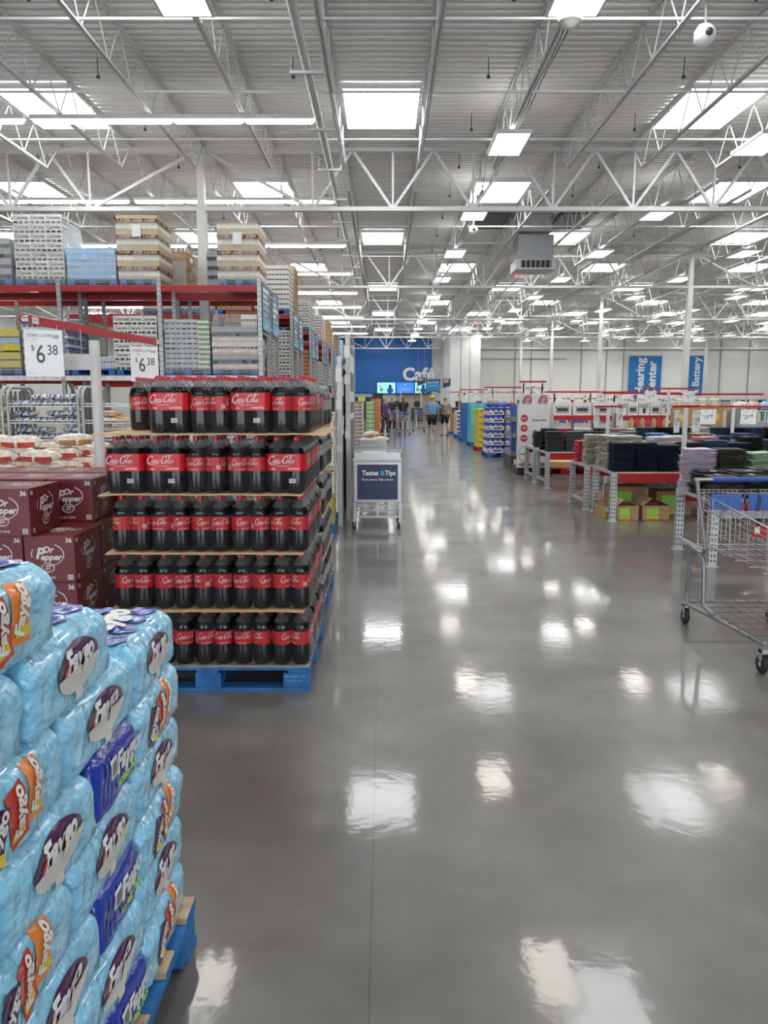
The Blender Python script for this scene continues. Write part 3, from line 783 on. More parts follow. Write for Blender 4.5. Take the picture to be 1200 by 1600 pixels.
        for k in range(3): disc_pts(a, rectp(-.085 + .022 * k, .07, .008, .10, -12, 5), None, 8 if k == 1 else 8, lambda q: warp(q, .0012), 4)
        txt(a, 'Faygo', .062, .055, .085, 0, 3, .0025, .25, .045)
        txt(a, 'Variety Pack', .027, .045, .042, 0, 7, .0025, .2, .04)
        disc_pts(a, rectp(-.035, .092, .042, .042, 0, 4), None, 3, lambda q: warp(q, .0022), 4)
        for k in range(6): disc_pts(a, rectp(-.048 + .0052 * k, .092, .0026, .032, 0, 2), None, 5, lambda q: warp(q, .0034), 2)
        parts.append(('printed_panel', a))
    # printed top
    tp = MB(); zt = zs[-1]
    tw = lambda q: Vector((q[0], q[1], zt + .0045 + .003 * math.cos(2 * PI * q[0] / .066) * math.cos(2 * PI * q[1] / .066)))
    for cx in (-.5, .5):
        for cy in ((-1.5, -.5, .5, 1.5) if L > .3 else (-1, 0, 1)):
            disc_pts(tp, [(cx * .115 + .036 * math.cos(2 * PI * k / 14), cy * .085 + .036 * math.sin(2 * PI * k / 14)) for k in range(14)], None, 0, tw, 3)
    me = text_me('Faygo', .10, .05, .3); mm = Matrix.Rotation(R(90), 4, 'Z')
    o_ = len(tp.v)
    for v in me.vertices: q = mm @ v.co; tp.v.append((q.x, q.y, zt + .010))
    for p in me.polygons: tp.f.append(tuple(o_ + i for i in p.vertices)); tp.m.append(1)
    parts.append(('printed_top', tp))
    outp = [('wrapped_cans', body)]
    for nm, b in parts: outp.append((nm, b.data(nm, [M_flid, M_white] if nm == 'printed_top' else ms, 60)))
    return outp
HP = .150
VP = {(k, v): var_pack(.378 if k != 'end' else .262, .262 if k != 'end' else .378, HP, k, 3.7 * v + len(k)) for k in ('cans', 'handle', 'end') for v in (0, 1)}
XF = -.582
even = [('cans', 1.91), ('end', 1.59), ('handle', 1.27), ('cans', .885)]
odd = [('handle', 1.91), ('handle', 1.53), ('cans', 1.15), ('handle', .77)]
frm = ['far end', 'second from the far end', 'third from the far end', 'near end']
lay = ['bottom', 'second', 'third', 'fourth', 'fifth', 'sixth', 'seventh', 'topmost']
pallet('pallet', 'pallet of raw wood with blue sides under the light blue soda packs', -1.60, -.567, .70, 2.11, M_wood, M_blueP)
for t in range(8):
    rowp = even if t % 2 == 0 else odd
    for i, (k, yy) in enumerate(rowp):
        if t == 6 and i == 0: continue
        if t == 6 and k == 'end': yy -= .14; k = 'handle'; 
        if t == 6 and i == 1: yy = 1.40
        if t == 6 and i == 2: yy = 1.02; k = 'cans'
        if t == 6 and i == 3: continue
        if t == 7 and i < 2: continue
        ln = .262 if k == 'end' else .378; dp = .378 if k == 'end' else .262
        o = thing('soda_can_pack', 'light blue soda pack, %s layer, %s, with %s' % (lay[t], frm[i], {'cans': 'printed cans', 'handle': 'white flap', 'end': 'blue panel'}[k]) if k != 'end' else 'deep blue wrapped soda pack with white script, %s layer of the near pallet' % lay[t], 'drinks pack', (XF - dp / 2 + rnd.uniform(-.005, .005), yy, .1405 + HP * t), R(rnd.uniform(-1.5, 1.5)), 'wrapped soda packs on the near pallet')
        for nm, me in VP[(k, (t // 2 + i) % 2)]: put(nm, me, o)
        # inner packs behind, on the open tops and the far end
        if (t in (5,) and i in (0, 1)) or (t in (6, 7)) or i == 0:
            for q in (1, 2):
                x = XF - dp - .005 - .262 * (q - .5)
                if x - .13 < -1.58: continue
                o2 = thing('soda_can_pack', 'wrapped soda pack inside the pile, %s layer, %s, %s row in' % (lay[t], frm[i], ORD[q - 1]), 'drinks pack', (x, yy, .1405 + HP * t), R(rnd.uniform(-1, 1)), 'wrapped soda packs on the near pallet')
                for nm, me in VP[('handle' if k == 'end' else k, q % 2)][:1] + VP[('handle', 0)][-1:]: put(nm, me, o2)

# ================================================================== PRICE SIGN BY THE COLA
o = thing('sign_stand', 'red sign bar on a grey post above the soda pallets', 'sign stand', (-2.04, 5.52, 0))
MB().lathe([(.037, .012), (.037, 2.02)], 20).build('post', M_col, o, smooth=40)
MB().lathe([(.18, 0), (.18, .01), (.04, .025)], 24).build('base_plate', M_galv, o, smooth=40)
A_ = Vector((-2.12, 4.70, 0)); B_ = Vector((-1.885, 6.60, 0)); dr = (B_ - A_).normalized(); ang = math.atan2(dr.y, dr.x)
cx_ = (A_ + B_) / 2
rb = MB().box(-.95, -.008, 0, .95, .008, .054); rbo = rb.build('red_bar', M_redl, o, bevel=.003)
rbo.location = (cx_.x + 2.04, cx_.y - 5.52, 2.055); rbo.rotation_euler = (0, 0, ang)
for s in (-1, 1):
    mb = MB(); mb.box(s * .90 - .035, -.0098, .008, s * .90 + .035, -.0085, .046, 0); mb.mesh(text_me('SIGN 22', .016, .02), FR(s * .90, -.0106, .027), 1)
    mb.build('bar_sticker', [M_paper, M_inkl], rbo)
hk = MB().tube([(-.98 - .02 - .05 * math.sin(a * PI / 8), 0, .027 + .022 * math.cos(a * PI / 8)) for a in range(9)], .005, 6).build('end_loop', M_redl, rbo)
def price_sheet(name, label, loc, rz, big, cents, head='COKE 2 LITER', w_=.216, h_=.279, sub='8 PK', group=None, hang=True):
    o = thing(name, label, 'price sign', loc, rz, group)
    k = h_ / .279
    MB().box(-w_/2, -.002, -h_, w_/2, .002, 0).build('card', M_paper, o, bevel=.0008)
    mb = MB()
    mb.mesh(text_me(head, .023 * k, .01), FR(-.020, -.003, -.035 * k)); mb.mesh(text_me(sub, .014 * k), FR(-.05, -.003, -.060 * k), 1)
    nb_ = len(big); x = -.02 if nb_ == 1 else -.03
    mb.mesh(text_me('$', .045 * k, .0), FR(x - (.042 if nb_ == 1 else .058), -.003, -.110 * k))
    mb.mesh(text_me(big, .155 * k if nb_ == 1 else .115 * k, .008, sx=.72 if nb_ == 1 else .8), FR(x, -.003, -.150 * k)); mb.mesh(text_me(cents, .085 * k, .006, sx=.75), FR(x + (.068 if nb_ == 1 else .078), -.003, -.122 * k))
    for kk in range(6): mb.box(.055 + .006 * kk, -.0032, -.05 * k, .058 + .006 * kk, -.0028, -.028 * k)
    mb.mesh(text_me('ITEM 0638', .010 * k), FR(-.07, -.003, -.262 * k), 1)
    mb.build('lettering', [M_ink, M_inkl], o)
    if hang: MB().tube([(-.08, 0, 0), (-.08, 0, .03)], .0015, 4).tube([(.08, 0, 0), (.08, 0, .03)], .0015, 4).build('hook', M_galv, o)
    return o
price_sheet('price_sign', 'large price sheet reading $6.38 at the near end of the red bar', (-2.075, 4.78, 2.03), R(25), '6', '38')
price_sheet('price_sign', 'smaller looking price sheet reading $6.38 at the far end of the red bar', (-1.93, 6.30, 2.03), R(25), '6', '38', 'COKE 2 LITER')
o = thing('reversed_card', 'pale grey card seen from behind between the two price sheets', 'sign card', (-1.99, 5.02, 1.90), R(6))
MB().box(-.115, -.002, -.10, .115, .002, 0).build('card', mat('translucent_card', (.60, .60, .61), .5), o)
MB().mesh(text_me("13", .05, .0), FR(0, -.003, -.055) @ Matrix.Diagonal((-1, 1, 1, 1))).build('show_through', M_inkl, o)
MB().tube([(-.05, 0, 0), (-.05, 0, .16)], .0015, 4).tube([(.05, 0, 0), (.05, 0, .16)], .0015, 4).build('hook', M_galv, o)

# ================================================================== PALLET RACKING, LEFT
def perf_post(mb, x, y, z0, z1, w_=.075, d_=.07, face=-1):
    mb.box(x - w_/2, y - d_/2, z0, x + w_/2, y + d_/2, z1, 0)
def holes(mb, x, y, z0, z1, step=.10, w_=.012, h_=.028, dx=.018, fx=0, side='front', d_=.07, ww=.075):
    z = z0 + .06
    while z < z1 - .05:
        for s in (-1, 1):
            if side == 'front': mb.box(x + s * dx - w_/2, y - d_/2 - .001, z, x + s * dx + w_/2, y - d_/2 + .004, z + h_, 1)
            else: mb.box(x - ww/2 - .001, y + s * dx - w_/2, z, x - ww/2 + .004, y + s * dx + w_/2, z + h_, 1)
        z += step
def case_mesh(w_, d_, h_, body, band=None, txt=None, tcol=None, bandz=(.3, .62), txts=.4, top=None, spots=0, dark=None):
    mb = MB(); mb.box(-w_/2, -d_/2, 0, w_/2, d_/2, h_)
    ms = [body, band or body, tcol or M_white, top or body, dark or M_dark]
    e = .0015
    if band:
        mb.box(-w_/2 - e, -d_/2 - e, h_ * bandz[0], w_/2 + e, d_/2 + e, h_ * bandz[1], 1)
    e = .003
    if txt:
        for F, ww in ((FR(0, -d_/2 - e, h_ * sum(bandz) / 2), w_), (FR(w_/2 + e, 0, h_ * sum(bandz) / 2, R(90)), d_)):
            mb.mesh(text_me(txt, h_ * txts, .03), F, 2)
    if spots:
        for k in range(spots):
            x = -w_/2 + w_ * (k + .5) / spots; mb.box(x - w_ * .36 / spots, -d_/2 - e, h_ * .02, x + w_ * .36 / spots, -d_/2, h_ * .26, 4); y_ = -d_/2 + d_ * (k + .5) / spots; mb.box(w_/2, y_ - d_ * .36 / spots, h_ * .02, w_/2 + e, y_ + d_ * .36 / spots, h_ * .26, 4)
    if top: mb.box(-w_/2 + .01, -d_/2 + .01, h_, w_/2 - .01, d_/2 - .01, h_ + .002, 3)
    return mb.data('case', ms)
M_cream = mat('cream_carton', (.58, .47, .28), .5, var=.1, scale=12)
M_maroon = mat('maroon_print', (.16, .012, .015), .5)
M_wcart = mat('white_carton', (.76, .75, .72), .45, var=.08, scale=12)
M_ltb = mat('light_blue_carton', (.30, .52, .78), .4, var=.12, scale=10)
M_bluec = mat('blue_carton', (.03, .13, .50), .4, var=.15, scale=10)
M_yelc = mat('yellow_carton', (.74, .60, .04), .45, var=.1, scale=10)
M_silc = mat('silver_carton', (.50, .51, .54), .35, .25, var=.2, scale=16)
M_greenc = mat('green_carton', (.20, .38, .13), .5, var=.15, scale=12)
M_gold = mat('gold_carton', (.44, .27, .07), .5, var=.12, scale=12)
M_redc = mat('red_carton', (.46, .02, .03), .45, var=.1, scale=12)
M_pinkc = mat('pink_carton', (.72, .50, .46), .5, var=.1, scale=12)
M_dkc = mat('dark_carton', (.05, .055, .07), .45, var=.3, scale=18)
M_grc = mat('grey_carton', (.40, .40, .42), .5, var=.15, scale=14)
CM = {
 'lager': case_mesh(.325, .33, .155, M_cream, M_maroon, 'LAGER', M_cream, (.05, .58), .55, spots=3),
 'lagerb': case_mesh(.325, .33, .155, M_cream, M_wcart, None, None, (.35, .8), spots=0),
 'extra': case_mesh(.33, .33, .18, M_wcart, None, 'Corona', M_ink, (.30, .95), .50, spots=3),
 'blue': case_mesh(.33, .33, .12, M_ltb, M_white, None, None, (.42, .50)),
 'silver': case_mesh(.24, .33, .10, M_silc, M_grc, None, None, (.25, .6), dark=M_black, spots=2),
 'green': case_mesh(.24, .33, .10, M_greenc, M_wcart, None, None, (.3, .75)),
 'yellow': case_mesh(.33, .33, .17, M_yelc, M_black, None, None, (.05, .22)),
 'bluewhite': case_mesh(.33, .33, .17, M_wcart, M_bluec, None, None, (.3, .7), spots=3),
 'goldred': case_mesh(.30, .33, .135, M_gold, M_redc, None, None, (.72, 1.0)),
 'olive': case_mesh(.33, .33, .26, mat('olive_carton', (.30, .26, .10), .5, var=.1, scale=9), None, 'oo', M_dkc, (.3, .8), .5),
 'pink': case_mesh(.33, .33, .11, M_pinkc, M_wcart, None, None, (.4, .7)),
 'card': case_mesh(.33, .33, .20, M_card, M_cardl, None, None, (.45, .52)),
 'grey': case_mesh(.33, .33, .20, M_grc, M_dkc, None, None, (.1, .45), spots=2),
 'white': case_mesh(.33, .33, .13, M_wcart, M_grc, None, None, (.1, .3), spots=4),
 'tray': case_mesh(.33, .33, .11, M_wcart, M_redc, 'o o', M_dkc, (.8, 1.0), .5, spots=4),
 'cans': case_mesh(.33, .33, .13, M_wcart, M_silc, None, None, (.3, .9), dark=M_bluec, spots=5),
}
CH = {'lager': .155, 'lagerb': .155, 'extra': .18, 'blue': .12, 'silver': .10, 'green': .10, 'yellow': .17, 'bluewhite': .17, 'goldred': .135, 'olive': .26, 'pink': .11, 'card': .20, 'grey': .20, 'white': .13, 'tray': .11, 'cans': .13}
pal_small = {}
def pallet_low(W, D):
    k = (round(W, 2), round(D, 2))
    if k not in pal_small:
        mb = MB(); h = .125
        mb.box(-W/2, -D/2, h - .02, W/2, D/2, h); mb.box(-W/2, -D/2, 0, W/2, D/2, .015)
        for sx in (-1, 0, 1):
            for sy in (-1, 0, 1): mb.box(sx * (W/2 - .07) - .07, sy * (D/2 - .07) - .07, .015, sx * (W/2 - .07) + .07, sy * (D/2 - .07) + .07, h - .02)
        pal_small[k] = mb.data('pallet_base', M_blueP)
    return pal_small[k]
def wrap_mesh(W, D, H, seed=0):
    mb = MB(); nz = 10; vs = []; n = 0
    for i in range(nz + 1):
        z = H * i / nz; off = -.05 if i == nz else 0
        P = []
        for (ax, ay, bx, by) in ((-W/2, -D/2, W/2, -D/2), (W/2, -D/2, W/2, D/2), (W/2, D/2, -W/2, D/2), (-W/2, D/2, -W/2, -D/2)):
            for k in range(10): u = k / 10; P.append((ax + (bx - ax) * u, ay + (by - ay) * u))
        n = len(P)
        for x, y in P:
            d = noise.noise(Vector((x * 5 + seed, y * 5, z * 9))) * .025; l = math.hypot(x, y)
            f = 1 + (d + .012 + off) / l; vs.append((x * f, y * f, z))
    mb.add(vs, [(i * n + k, i * n + (k + 1) % n, (i + 1) * n + (k + 1) % n, (i + 1) * n + k) for i in range(nz) for k in range(n)])
    return mb
def load(x, y, z, kinds, tiers_, label, W=.99, D=1.0, wrap='light', notch=0, sign=False, group=None, rows_=3, wk=None, taper=None):
    """a wrapped pallet load: moves as one thing"""
    o = thing('pallet_load', label, 'pallet load', (x, y, z), group=group)
    put('pallet_base', pallet_low(W, D), o)
    kd = kinds if isinstance(kinds, list) else [kinds]
    zz = .1255; rr = random.Random(int(x * 100) + int(y * 10)); n = 3 if CM[kd[0]].name[:0] == '' else 3
    for t in range(tiers_):
        k = kd[t % len(kd)]; h = CH[k]; nc = 4 if k in ('silver', 'green') else 3
        for c in range(nc):
            for r in range(rows_):
                if r not in (0,) and c != nc - 1 and t != tiers_ - 1: continue
                if taper and c < taper[0] and t >= taper[1]: continue
                kk = k
                if wk and c >= wk[0]: kk = wk[1]
                put('case', CM[kk], o, (-W/2 + W * (c + .5) / nc + rr.uniform(-.008, .008), -D/2 + D * (r + .5) / rows_ + rr.uniform(-.012, .004), zz), (0, 0, R(rr.uniform(-1.2, 1.2))))
        zz += h + .001
    if wrap:
        mb = wrap_mesh(W, D, zz - .02, x); wo = mb.build('stretch_wrap', M_film if wrap == 'light' else M_filmf, o, smooth=60); wo.location = (0, 0, .03)
    if sign: MB().box(-.09, -D/2 - .035, zz - .42, .09, -D/2 - .032, zz - .18).build('paper_tag', M_paper, o)
    return o
def banner_art(o, w_, h_, seed):
    rr = random.Random(seed)
    mb = MB(); mb.box(-.012, -w_/2, 0, .0, w_/2, h_, 0); mb.box(-.014, -w_/2 - .02, -.02, -.0005, w_/2 + .02, 0, 3); mb.box(-.014, -w_/2 - .02, h_, -.0005, w_/2 + .02, h_ + .02, 3)
    mb.box(-.014, -w_/2 - .02, 0, -.0005, -w_/2, h_, 3); mb.box(-.014, w_/2, 0, -.0005, w_/2 + .02, h_, 3)
    mb.box(.0005, -w_/2, 0, .002, w_/2, h_ * .26, 1)
    z = h_ * .93
    while z > h_ * .3:
        l = rr.uniform(.4, .8) * w_; hh = rr.uniform(.03, .1); mb.box(.001, -w_ * .42, z - hh, .003, -w_ * .42 + l, z, 2 if rr.random() < .5 else 4); z -= hh + .05
    for k in range(6): mb.box(.0025, -w_ * .3 + .1 * k, h_ * .05, .004, -w_ * .3 + .1 * k + .05, h_ * .05 + .03 + .04 * math.sin(k), 2)
    mb.build('printed_banner', [mat('banner_blue', (.06, .17, .36), .45, var=.25, scale=6), mat('banner_cyan', (.10, .42, .58), .45, var=.15, scale=5), M_white, M_dark, mat('banner_pale', (.28, .42, .58), .5)], o)
XRK = -2.55
def rack(y0, bays, label, n):
    """one back-to-back double row running in X, its end frames at the aisle; two depths y0..y0+1.1 and y0+1.4..y0+2.6"""
    o = thing('pallet_rack', label, 'pallet rack', (XRK, y0, 0), group='pallet racks on the left side')
    bw = 2.05; H = 4.02
    mf = mat
    for b in range(bays + 1):
        x = -bw * b
        for yy in (0, 1.12, 1.42, 2.54):
            mb = MB(); mb.box(x - .04, yy - .035, 0.01, x + .04, yy + .035, H)
            holes(mb, x, yy, .3, H, .1 if n < 2 else .2)
            mb.box(x - .07, yy - .07, 0, x + .07, yy + .07, .01)
            mb.build('upright', [M_galv, M_dark], o)
        mb = MB()
        for a, c in ((0, 1.12), (1.42, 2.54)):
            for k in range(4): mb.bar((x, a + .035, .3 + .9 * k), (x, c - .035, .3 + .9 * k + (.85 if k % 2 == 0 else .0)), .03, .03)
            for k in range(4): mb.bar((x, c - .035, .3 + .9 * k + (.85 if k % 2 == 0 else 0)), (x, a + .035, .3 + .9 * (k + 1)), .03, .03) if k < 3 else None
        mb.build('frame_brace', M_galv, o)
    for b in range(bays):
        xa, xb = -bw * (b + 1) + .041, -bw * b - .041
        for z, lab in ((3.84, 0), (2.02, 1)):
            for yy in (-.0, 1.12, 1.42, 2.54):
                MB().box(xa, yy - .025, z - .06, xb, yy + .025, z + .06).build('beam', M_red, o)
            mb = MB()
            for a, c in ((0, 1.12), (1.42, 2.54)):
                for k in range(18): xx = xa + .06 + (xb - xa - .12) * k / 17; mb.box(xx - .003, a - .02, z + .061, xx + .003, c + .02, z + .067)
                for k in range(8): yk = a + (c - a) * k / 7; mb.box(xa, yk - .003, z + .061, xb, yk + .003, z + .066)
            mb.build('wire_deck', M_galv, o)
        if n < 1:
            mb = MB(); mb.box(xa, -.032, 1.98, xb, -.026, 2.075)
            for k in range(5): xx = xa + .2 + .4 * k; mb.box(xx - .15, -.036, 1.985, xx + .15, -.0325, 2.07, 1); mb.mesh(text_me(['13 98', '16 48', '21 98', '9 98', '18 98'][k % 5], .05, .02), FR(xx + .04, -.037, 2.03), 2)
            mb.build('price_rail', [M_wcart, M_paper, M_inkl], o)
    for j, yy in enumerate((.56, 1.98)):
        br = put('end_banner', None, o, (.055, yy, 2.98 + .05)); banner_art(br, 1.04, .92, n * 2 + j)
    mb = MB(); mb.box(.036, .1, 3.1, .05, 2.45, 3.14); mb.box(.036, .1, 3.8, .05, 2.45, 3.84); mb.build('banner_rail', M_galv, o)
    return o
rack_y = [16.2 + 5.52 * k for k in range(7)]
for n, yy in enumerate(rack_y):
    rack(yy, 4 if n == 0 else 3, 'grey and red pallet rack left of the aisle, %s from the front' % ORD[n], n)
ZU, ZL = 3.908, 2.088
G1 = 'wrapped pallet loads on the front rack'
fy = 16.2 + .56
load(-8.12, fy, ZU, 'grey', 4, 'grey wrapped load at the left edge on the top rack shelf', group=G1)
load(-7.03, fy, ZU, 'extra', 7, 'white beer cases stacked tall on the top rack shelf, left side', group=G1)
load(-5.98, fy, ZU, 'blue', 5, 'light blue wrapped load on the top rack shelf beside the white cases', W=1.0, group=G1)
load(-5.02, fy, ZU, ['lagerb', 'lager'], 8, 'tall cream and maroon LAGER load on the top shelf, left of the column', W=.78, sign=True, group=G1)
load(-2.98, fy, ZU, ['lagerb', 'lager'], 7, 'cream and maroon LAGER load at the aisle end of the top shelf', W=.78, sign=True, group=G1)
by = 16.2 + 1.98
load(-4.85, by, ZU, 'card', 4, 'cream wrapped load behind the tall LAGER load', W=.9, wrap='heavy', group=G1)
load(-3.52, by, ZU, 'grey', 4, 'grey drinks load behind the column on the top shelf', W=.75, D=.9, group=G1) 
load(-7.2, by, ZU, 'card', 3, 'cardboard load at the back of the top shelf, left side', group=G1)
load(-6.1, by, ZU, 'card', 4, 'cardboard load at the back behind the light blue load', group=G1)
G2 = 'pallet loads on the lower shelf of the front rack'
load(-8.05, fy, ZL, ['yellow', 'yellow', 'yellow', 'blue'], 5, 'yellow cases with dark band on the lower rack shelf at far left', group=G2)
load(-7.02, fy, ZL, 'bluewhite', 6, 'white and blue cases on the lower rack shelf behind the price sheet', W=.9, group=G2)
load(-6.05, fy, ZL, 'cans', 2, 'low load of white can cases on the lower rack shelf', W=.9, wrap=None, group=G2)
load(-5.15, fy, ZL, 'extra', 6, 'white beer cases on the lower rack shelf right of the sign post', W=.84, wrap=None, group=G2)
load(-4.08, fy, ZL, 'silver', 10, 'silver can cases with green cases at the right end, lower shelf', W=.92, wk=(3, 'green'), group=G2)
load(-3.09, fy, ZL, ['pink', 'grey', 'pink', 'white'], 8, 'pink and white wrapped load at the aisle end of the lower shelf', W=.92, taper=(2, 6), group=G2)
load(-3.1, by, ZL, 'goldred', 10, 'gold and red boxes behind on the lower shelf at the aisle end', W=.92, wrap=None, group=G2)
load(-4.9, by, ZL, ['white', 'olive'], 6, 'olive boxes over white ones on the back of the lower shelf', W=.92, wrap=None, group=G2)
load(-7.1, by, ZL, 'green', 11, 'green wrapped load on the back of the lower shelf, left side', W=.95, group=G2)
# loads on the racks behind
kindsU = ['card', 'extra', 'white', 'lager', 'grey', 'tray', 'blue', 'pink']
rr = random.Random(5)
for n in range(1, 7):
    for j in range(4 if n < 3 else 2):
        for dpt in (.56, 1.98):
            for zz, lv in ((ZU, 'top'), (ZL, 'lower')):
                k = kindsU[(n * 3 + j + int(dpt * 2) + (3 if lv == 'top' else 0)) % 8]
                if n == 1 and j == 0: k = 'white' if (dpt < 1 and lv == 'top') else ('card' if lv == 'top' else 'extra')
                if n == 2 and j == 0: k = 'extra' if lv == 'top' else 'goldred'
                hmax = 1.3 if lv == 'top' else 1.35
                if n == 1 and lv == 'top' and dpt > 1: hmax = 1.6
                t_ = max(2, int(rr.uniform(.75, 1.0) * hmax / CH[k]))
                load(XRK - .54 - 1.02 * j - (.02 if j % 2 else 0), rack_y[n] + dpt, zz, k, t_, '%s load, %s shelf, %s rack, %s side, %s from aisle' % ({'card': 'cardboard', 'extra': 'white beer', 'white': 'white carton', 'lager': 'LAGER', 'grey': 'grey carton', 'tray': 'white tray', 'blue': 'light blue', 'pink': 'pink', 'goldred': 'gold and red box'}[k], lv, ORD[n], 'near' if dpt < 1 else 'far', ORD[j]), W=.92, wrap='light' if rr.random() < .6 else None, group='pallet loads on the further racks')
# things on the floor bays of the racks at the aisle ends
for n in range(0, 7):
    for dpt in (.56, 1.98):
        k = ['silver', 'white', 'grey', 'goldred', 'card', 'tray', 'extra'][(n + int(dpt)) % 7]
        t_ = int(1.5 / CH[k])
        load(XRK - .56, rack_y[n] + dpt, 0, k, t_, '%s load on the floor bay of the %s rack, %s side' % (k if k not in ('extra', 'card') else {'extra': 'beer', 'card': 'cardboard'}[k], ORD[n], 'near' if dpt < 1 else 'far'), W=.92, wrap=None, group='floor loads at the rack ends')

# ================================================================== BREAD
M_bagw = mat('bread_bag_clear', (.78, .72, .62), .22, var=.25, scale=20, bump=.5, coat=.5)
M_bread = mat('bread_crust', (.50, .26, .09), .6, var=.2, scale=18)
M_bagr = mat('bread_bag_red', (.62, .07, .04), .25, var=.15, scale=12, bump=.4, coat=.5)
M_bagb = mat('bread_bag_blue', (.05, .13, .42), .25, var=.15, scale=12, bump=.4, coat=.5)
M_bago = mat('bread_bag_orange', (.80, .38, .12), .25, var=.15, scale=12, bump=.4, coat=.5)
M_bagy = mat('bread_bag_yellow', (.70, .48, .05), .25, var=.15, scale=12, bump=.4, coat=.5)
def loaf(m1, m2, seed, L=.32, W=.12, H=.10):
    """bagged loaf lying along X: loaf body plus gathered bag end"""
    mb = MB(); n = 16; st = 16; vs = []
    for i in range(st + 1):
        u = i / st; x = -L/2 + L * u
        s = min(1, math.sin(min(u, .999) * PI) ** .35) if u < .82 else max(.12, 1 - (u - .82) / .18 * .88) * .9
        for k in range(n):
            a = 2 * PI * k / n; cx = math.copysign(abs(math.cos(a)) ** .6, math.cos(a)); sz = math.copysign(abs(math.sin(a)) ** .6, math.sin(a))
            d = 1 + noise.noise(Vector((x * 30 + seed, math.cos(a) * 2, math.sin(a) * 2))) * .14
            vs.append((x, cx * W/2 * s * d, H/2 + sz * H/2 * s * d * (1 if sz > 0 else .98)))
    fs = [(i * n + k, i * n + (k + 1) % n, (i + 1) * n + (k + 1) % n, (i + 1) * n + k) for i in range(st) for k in range(n)]
    mb.add(vs, fs, 0)
    for q, f in enumerate(fs):
        i = q // n
        if 1 <= i <= 13 and (math.sin(2 * PI * (q % n) / n) < .35 if seed not in (5, 6) else (i * 2 + q % n + seed) % 7 < 4) and (i + seed) % 7 != 3: mb.m[q] = 1
    mb.add([vs[k] for k in range(n)], [tuple(range(n))[::-1]], 0); mb.add([vs[st * n + k] for k in range(n)], [tuple(range(n))], 0)
    return mb.data('bagged_loaf', [m1, m2], 60)
LF = {'white': [loaf(M_bagw, M_bread, s) for s in (1, 2)], 'red': [loaf(M_bagw, M_bagr, s) for s in (3, 4)], 'blue': [loaf(M_bagw, M_bagb, s) for s in (5, 6)], 'orange': [loaf(M_bagw, M_bago, 7), loaf(M_bago, M_bagw, 8)], 'yellow': [loaf(M_bagy, M_bagw, 9), loaf(M_bagy, M_bread, 10)]}
LN = {'white': 'clear bagged loaf', 'red': 'red striped bun pack', 'blue': 'blue bagged loaf', 'orange': 'orange bun pack', 'yellow': 'yellow bagged loaf'}
# table with buns behind the cartons
o = thing('bread_table', 'low table carrying bagged bread behind the maroon cartons', 'table', (-3.35, 6.35, 0))
MB().box(-1.05, -.75, 1.0, 1.05, .75, 1.04).build('table_top', M_wcart, o, bevel=.004)
for sx in (-1, 1):
    for sy in (-1, 1): MB().box(sx * 1.0 - .03, sy * .7 - .03, 0, sx * 1.0 + .03, sy * .7 + .03, .999).build('leg', M_galv, o)
MB().box(-1.0, -.73, .95, 1.0, -.70, .999).build('apron', M_galv, o)
q = 0
for r in range(4):
    for c in range(6):
        for l in range(2 if ((r + c) % 3 or r < 2) else 1):
            x = -4.22 + .335 * c; yy = 5.72 + .36 * r; k = 'red' if c >= 4 else ('orange' if (c + r) % 5 == 0 else 'white')
            tp = tag(put('bread_loaf', LF[k][(r + c) % 2], None, (x + rnd.uniform(-.01, .01), yy + rnd.uniform(-.02, .02), 1.0405 + .102 * l), (0, 0, R(rnd.uniform(-8, 8)))), '%s on the bread table, %s row, %s from left%s' % (LN[k], ORD[r], ORD[c], ', upper' if l else ''), 'bread', 'bagged bread on the table')
for i, (x, yy, z, k, a) in enumerate(((-3.02, 5.95, 1.245, 'orange', 25), (-2.72, 5.78, 1.245, 'red', 12), (-3.62, 5.95, 1.245, 'orange', -20), (-2.45, 6.1, 1.245, 'white', 30))):
    tag(put('bread_loaf', LF[k][i % 2], None, (x, yy, z), (0, 0, R(a))), '%s askew on top of the bread pile, %s from the left' % (LN[k], ORD[(2, 3, 0, 4)[i]]), 'bread', 'bagged bread on top of the pile')
